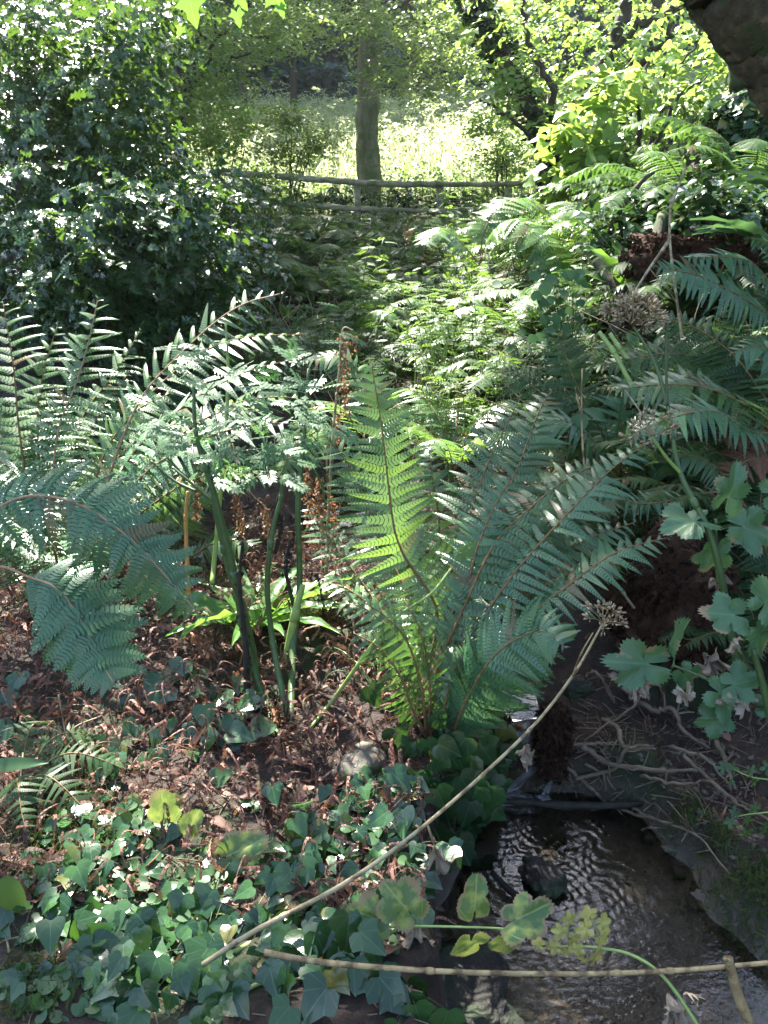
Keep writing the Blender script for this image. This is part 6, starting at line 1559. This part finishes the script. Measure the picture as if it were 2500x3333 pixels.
IV = [
 ('ivy trail along the bottom of the bank under the mottled leaf', [(850, 3250), (1000, 3200), (1150, 3220), (1230, 3300)], 20, .062, {}),
 ('ivy trail catching the light just under the level dry stalk', [(900, 3150), (1020, 3120), (1130, 3100), (1220, 3060)], 16, .062, {}),
 ('ivy trail with large blue green leaves at the foot of the diagonal stalk', [(380, 3050), (520, 3080), (640, 3130), (760, 3180)], 22, .06, {}),
 ('ivy trail across the middle of the mossy bank under the browned leaves', [(200, 2880), (330, 2960), (480, 3000), (620, 2960), (740, 2930)], 24, .055, {}),
 ('ivy trail at the very bottom of the frame below the bright ivy leaf', [(380, 3300), (520, 3250), (680, 3280), (800, 3320)], 20, .055, {}),
 ('shiny ivy trail beneath the diagonal dry stalk', [(880, 2960), (960, 2900), (1060, 2880), (1150, 2900)], 16, .055, {}),
 ('shiny ivy sprig with stacked leaves on the bare dark soil', [(900, 2600), (930, 2700), (950, 2800), (1000, 2870)], 15, .05, {}),
 ('ivy trail with dark leaves in front of the brown litter', [(480, 2300), (560, 2240), (660, 2260), (760, 2300), (800, 2360)], 18, .065, {}),
 ('ivy trail with blue leaves below the brown litter', [(340, 2450), (420, 2520), (500, 2450), (620, 2420), (760, 2440)], 20, .058, {}),
 ('small ivy sprig at the foot of the thick jointed stems', [(640, 2400), (700, 2420), (780, 2400), (830, 2380)], 9, .06, {}),
 ('ivy sprig with paired leaves on bare soil beside the diagonal stalk', [(1100, 2620), (1140, 2680), (1170, 2740)], 9, .042, {}),
 ('ivy at the frame edge under the teal fronds', [(20, 2250), (60, 2330), (30, 2420)], 9, .065, {}),
 ('ivy tangle at the lower frame corner of the bank', [(60, 3080), (150, 3150), (260, 3200), (330, 3280)], 12, .05, {}),
 ('ivy curtain over the black pool edge below the young fern', [(1330, 2330, 1.83), (1400, 2420, 1.8), (1440, 2520, 1.77), (1450, 2620, 1.74)], 30, .062, dict(upright=True, wid=.05)),
 ('ivy hanging in the dark corner right below the small waterfall', [(1560, 2320, 1.80), (1600, 2420, 1.78), (1590, 2520, 1.75), (1560, 2620, 1.72)], 12, .05, dict(upright=True, wid=.03)),
 ('ivy curtain hanging beside the broken pale branch', [(1480, 2340, 1.82), (1540, 2420, 1.8), (1500, 2540, 1.77), (1480, 2680, 1.74)], 24, .062, dict(upright=True, wid=.045)),
 ('ivy strand hanging lowest over the pool with dark pointed leaves', [(1420, 2600, 1.72), (1470, 2700, 1.68), (1500, 2800, 1.65), (1480, 2880, 1.63)], 14, .06, dict(upright=True, wid=.04)),
 ('ivy leaves on the black boulder at the bottom edge', [(1290, 3180, 1.18), (1340, 3240, 1.16), (1310, 3320, 1.14)], 7, .05, dict(upright=True, wid=.03)),
 ('ivy trail clinging to the edge of the drop beside the dark boulders', [(1310, 2560), (1345, 2700), (1350, 2850), (1360, 3000)], 26, .06, {}),
 ('ivy trail along the brink above the dark pool', [(1180, 2560), (1240, 2650), (1270, 2760), (1280, 2860)], 18, .045, {}),
]
for lab, pts, n_, s, kw in IV: ivy_vine(lab, pts, max(8, int(n_ * (1.7 if kw else 1.0))), s * (1.15 if kw else .98), **kw)
# heart shaped leaves behind
leaf_plant('patch of broad heart shaped green leaves under the small bright edged fern', [(1210, 2170, 1.95, .09, -80), (1290, 2200, 1.93, .085, -100), (1180, 2120, 2.0, .08, 200), (1250, 2120, 2.0, .08, -60), (1340, 2180, 1.93, .08, -70), (1100, 2140, 2.0, .08, -110), (1060, 2100, 2.02, .07, -90), (1010, 2270, 1.95, .05, -90), (1320, 2240, 1.9, .07, -90)], 'weed_dark', HEART, 'heart_leaved_plant', 'plant', stem_from=P(1230, 2260, 1.95))
# bright ivy shoot
th = thing('ivy_shoot', 'single bright green ivy shoot lit by sun at the bottom of the bank', 'ivy', PG(420, 3120))
for (px, py, s, ang) in [(330, 2990, .085, 25), (300, 3060, .08, 40), (220, 3080, .05, 200)]:
    mb = MB(); a_ = R(ang); scatter(mb, IVY, [P(px - 40, py + 20, 1.15)], [math.cos(a_), 0, math.sin(a_)], (0, -.75, .7), s, [rng.random()]); mb.build('leaf', M['ivy_bright'], th)
stalk_part(th, [P(250, 3060, 1.17), P(300, 3140, 1.2), P(330, 3200, 1.22)], [.0012, .001], 'stem_lime')
th = thing('sapling_leaf', 'pair of fresh green leaves above the bank litter', 'plant', PG(670, 2620))
for (px, py, s, ang) in [(650, 2570, .05, 215), (690, 2540, .055, 30)]:
    mb = MB(); a_ = R(ang); scatter(mb, HEART, [P(px, py, 1.5)], [math.cos(a_), 0, math.sin(a_)], (0, -.6, .8), s, [.5]); mb.build('leaf', M['round'], th)
stalk_part(th, [P(668, 2550, 1.5), PG(670, 2640)], [.001, .001], 'stem_green')
# browned hogweed leaf on the bank (centre left)
root = PG(760, 3080)
th = thing('hogweed', 'hogweed leaf with withered brown edges standing over the ivy', 'plant', root)
J = P(660, 2840, 1.42)
stalk_part(th, [root, P(710, 2960, 1.44), J], [.0055, .005, .004], 'stem_green'); stalk_part(th, [J, P(600, 2750, 1.42), P(520, 2700, 1.42)], [.003, .002], 'stem_green', 'side_stem'); stalk_part(th, [J, P(700, 2800, 1.4)], [.003, .002], 'stem_green', 'side_stem')
for (px, py, s, ang, sd, w) in [(545, 2690, .085, 95, 51, .5), (500, 2700, .10, 235, 52, .5), (560, 2740, .11, 205, 53, .45), (600, 2730, .085, 65, 54, .36), (690, 2810, .125, 32, 55, .34), (470, 2620, .06, 200, 56, .5), (520, 2640, .06, 40, 57, .45)]:
    mb = MB(); a_ = R(ang); scatter(mb, lobed(sd, 3, .16, .03, w=w), [P(px, py, 1.41)], [math.cos(a_), -.05, math.sin(a_)], (rng.normal(0, .1), -.7, .7), s, [rng.random()]); mb.build('leaflet', M['hog_spot'], th)
for d_ in [(560, 2700, 1.4, .06, -30, 31), (630, 2700, 1.4, .06, -75, 32), (570, 2720, 1.4, .05, -60, 33), (760, 2790, 1.39, .06, -160, 34), (650, 2880, 1.42, .08, -80, 35), (740, 2810, 1.39, .05, -150, 36)]: dead(th, *d_)
# round green leaf at the frame edge and long leaf
th = thing('oval_leaf_plant', 'single oval green leaf standing at the frame edge over the ivy', 'plant', PG(60, 3050))
mb = MB(); scatter(mb, radial_leaf([(.5 - .5 * math.cos(t), .36 * math.sin(t)) for t in np.linspace(0, 6.283, 16, endpoint=False)], (.5, 0), .1, .1), [P(45, 2975, 1.3)], [0, 0, 1], (0, -.9, .4), .085, [.4]); mb.build('leaf', M['round'], th)
stalk_part(th, [P(45, 2975, 1.3), PG(55, 3060)], [.001, .001], 'stem_green')
th = thing('strap_leaf', 'long pale green strap leaf reaching in from the frame edge below the litter', 'plant', P(-60, 2520, 1.4))
mb = MB(); scatter(mb, (STRAP[0] * [1, 1.1, .3], STRAP[1], STRAP[2]), [P(-80, 2500, 1.4)], [1, 0, .12], (0, -.6, .8), .16, [.4]); mb.build('leaf', M['round'], th)
# ladder-like leaves lying on bank
leaf_plant('orange dead leaves caught in the bank litter', [(310, 2550, 1.6, .05, 60, (0, -.7, .6)), (540, 2830, 1.45, .045, 0, (0, -.4, .9)), (200, 3150, 1.3, .05, 80, (0, -.4, .9)), (1020, 3210, 1.25, .05, 80, (0, -.6, .8)), (760, 3000, 1.4, .05, 30, (0, -.4, .9)), (870, 2390, 1.8, .05, 70), (900, 2360, 1.8, .045, 100)], 'dead_orange', crumple(88, .1), 'dead_leaf_cluster', 'leaves', smat='twig', stem_from=PG(600, 2900), r=.0001)
# pennywort and small seedlings carpeting the bank
mb = MB(); ms = MB()
def carpet(n_, cs, s0, s1, tpl, h=.02):
    cs = np.array(cs, float); k = rng.integers(0, len(cs), n_)
    q = np.array([PG(cs[i, 0] + rng.normal(0, cs[i, 2]), cs[i, 1] + rng.normal(0, cs[i, 3])) for i in k]); q = q[q[:, 2] > .1]
    n2 = len(q); q = q + np.column_stack([np.zeros(n2), np.zeros(n2), rng.uniform(.4, 1.4, n2) * h])
    scatter(mb, tpl, q, np.column_stack([rng.normal(0, 1, n2), rng.normal(-.4, .6, n2), rng.normal(-.1, .2, n2)]), rn(n2, .3) + [0, -.3, 0], rng.uniform(s0, s1, n2), rng.random(n2), zs=rng.uniform(.5, 2, n2))
carpet(520, [(380, 2800, 130, 90), (450, 3000, 150, 80), (150, 3150, 90, 90), (300, 3250, 150, 60), (600, 3150, 120, 80), (1200, 2780, 60, 100), (1180, 3050, 60, 60), (700, 2870, 100, 50), (420, 2700, 80, 40)], .016, .034, ROUND)
tag(mb.build('ground_cover_leaves', M['round']), kind='stuff')
mb = MB()
carpet(300, [(330, 2750, 120, 60), (250, 2950, 120, 80), (560, 3050, 150, 80), (1000, 3050, 120, 60), (1200, 2640, 60, 60), (1050, 2750, 90, 60), (420, 3180, 120, 60)], .03, .05, IVY2, .03)
tag(mb.build('creeping_ivy_leaves', M['ivy']), kind='stuff')
# dried bracken pinnae lying on bank (scaly brown)
th = thing('dead_frond', 'brown dried fern frond lying on the moss under the dark fern', 'fern', PG(60, 2620))
frond(th, [PG(50, 2620) + [0, 0, .02], PG(130, 2700) + [0, 0, .02], PG(180, 2780) + [0, 0, .015]], .02, UPN, 'mid', 'fern_rust', start=.05, rr=.002)
th = thing('dead_frond', 'brown dried fern frond on the ground beside the oval leaf', 'fern', PG(10, 2820))
frond(th, [PG(-10, 2815) + [0, 0, .02], PG(60, 2835) + [0, 0, .02], PG(120, 2850) + [0, 0, .015]], .02, UPN, 'mid', 'fern_rust', start=.05, rr=.002)
# maple leaves at the top, close
th = thing('maple_sprig', 'bright green lobed leaves hanging at the top edge in front of the sapling', 'plant', P(640, -80, 3.2))
stalk_part(th, pp((640, -120, 3.2), (630, -40, 3.2), (615, 0, 3.2)), [.002, .0015], 'twig')
for (px, py, s, ang) in [(618, 0, .09, -80), (780, -10, .05, -60), (880, -20, .07, -40), (910, 20, .04, -70), (770, 40, .05, -80), (590, 90, .035, -120), (360, 15, .03, -60)]:
    mb = MB(); a_ = R(ang); scatter(mb, IVY3, [P(px, py, 3.2)], [math.cos(a_), 0, math.sin(a_)], (0, -.9, -.3), s, [.5]); mb.build('leaf', M['ivy_bright'], th)
# ================================================================== SHADE LEAVES OVERHEAD (unseen, added to block the sun except in the LIT patches)
LIT = [ # px, py, rx, ry, amount, Y range : patches of the photograph the sun reaches
 (200, 1300, 360, 400, .95, 1.8, 3.4), (560, 1330, 260, 230, .85, 1.8, 3.2), (880, 1280, 300, 240, .6, 1.9, 3.2), (760, 1000, 260, 110, .95, 1.9, 3.0), (1130, 1450, 230, 380, 1.0, 1.9, 3.2), (820, 1880, 330, 230, .9, 1.8, 3.2),
 (900, 2120, 200, 170, .75, 1.6, 2.6), (620, 2150, 260, 200, .7, 1.6, 2.6), (1000, 2420, 110, 150, .7, 1.5, 2.4), (780, 2560, 120, 90, .5, 1.4, 2.2), (1050, 2850, 200, 130, .42, 1.1, 2), (950, 3150, 200, 140, .45, .8, 2), (80, 2330, 120, 110, .8, 1.4, 2.4), (1080, 1900, 170, 190, .95, 2, 3.6),
 (1460, 1070, 290, 220, .8, 3.6, 6.0), (1680, 800, 260, 160, .95, 5, 8.5), (450, 630, 230, 120, 1.0, 3.2, 5.6), (120, 650, 120, 90, .7, 3.2, 5.6), (620, 800, 120, 60, .6, 4, 5.6), (1350, 1400, 80, 150, .7, 2, 4.5),
 (1880, 650, 400, 110, .75, 6, 12), (330, 330, 420, 250, .5, 4, 6), (230, 900, 200, 140, .35, 4, 5.6), (2150, 720, 200, 60, .5, 4.5, 6.5)]
def litmap(p):
    px, py = proj(p)
    v = np.full(len(px), .0)
    for cx, cy, rx, ry, a, y0, y1 in LIT:
        d = ((px - cx) / rx) ** 2 + ((py - cy) / ry) ** 2
        v = np.maximum(v, a * np.clip(1.5 - d, 0, 1) * ((p[:, 1] > y0) & (p[:, 1] < y1)))
    inv = p[:, 1] * CT - (p[:, 2] - CAM_H) * ST < .3
    v[inv] = 0
    return v
def patch(x, y):
    "smooth pseudo random field, about 0..1, with features of 0.15 to 0.5 m"
    v = np.sin(11 * x + 3 * np.sin(5 * y)) * np.sin(12 * y + 2 * np.sin(7 * x + 1)) + .8 * np.sin(23 * x + 9 * y + 1) * np.sin(21 * y - 8 * x) + .5 * np.sin(41 * x) * np.sin(37 * y + 2)
    return np.clip(.5 + .36 * v, 0.01, 1)
def shade_canopy(n, ylo, yhi, xlo, xhi):
    gx = rng.uniform(xlo, xhi, n); gy = ylo + (yhi - ylo) * rng.random(n) ** 1.2
    z = 4.6 + 6.0 * rng.random(n) ** 1.7 + .36 * gy
    g0 = G(gx, gy) + .1
    p0 = np.column_stack([gx, gy, g0]); v = np.zeros(n)
    for t in np.arange(0, 4.2, .22):
        v = np.maximum(v, litmap(p0 + SUN * t))
    c = p0 + SUN * ((z - g0) / SUN[2])[:, None]
    c = c[patch(gx, gy) > v * 1.15 + .04]
    # stay out of the photograph's field of view
    px, py = proj(c); fwd = c[:, 1] * CT - (c[:, 2] - CAM_H) * ST
    k = ~((fwd > 0) & (py > -120) & (px > -300) & (px < 2800))
    c = c[k]
    # the sky the pool mirrors stays open
    o = np.array([.45, 1.45, 0]); d = unit(np.array([.24, .72, .66])); w = c - o; r = np.linalg.norm(w - (w @ d)[:, None] * d, axis=1)
    return c[r > .36 * np.maximum(w @ d, 0)]
c = shade_canopy(30000, .3, 12.8, -5.2, 5.4)
left = c[:, 0] < -1.2
for part, nm, own in ((c[~left], 'shade_canopy', CENTRE_TREE), (c[left], 'shade_canopy', t6)):
    mb = MB(); n = len(part)
    a = rng.uniform(0, 6.28, n)
    for k in range(3):
        scatter(mb, LEAF4, part + rng.normal(0, .05, (n, 3)), rd(n, .3), rn(n, .45), rng.uniform(.10, .17, n), rng.random(n))
    mb.build(nm, M['tree_leaf'], own)


# ================================================================== HAZE
m = bpy.data.materials.new('hazy air'); m.use_nodes = True; n = m.node_tree.nodes; l = m.node_tree.links
n.remove(n['Principled BSDF']); v = n.new('ShaderNodeVolumePrincipled'); v.inputs['Color'].default_value = (.9, .95, 1, 1); v.inputs['Density'].default_value = .0006; v.inputs['Anisotropy'].default_value = .6
l.new(v.outputs[0], n['Material Output'].inputs['Volume'])
V = np.array([[x, y, z] for x in (-152.0, 152.0) for y in (-62.0, 192.0) for z in (-2.0, 64.0)])
F = np.array([[0, 1, 3, 2], [4, 6, 7, 5], [0, 4, 5, 1], [2, 3, 7, 6], [0, 2, 6, 4], [1, 5, 7, 3]])
tag(MB().add(V, F).build('haze', m, smooth=False), kind='stuff')
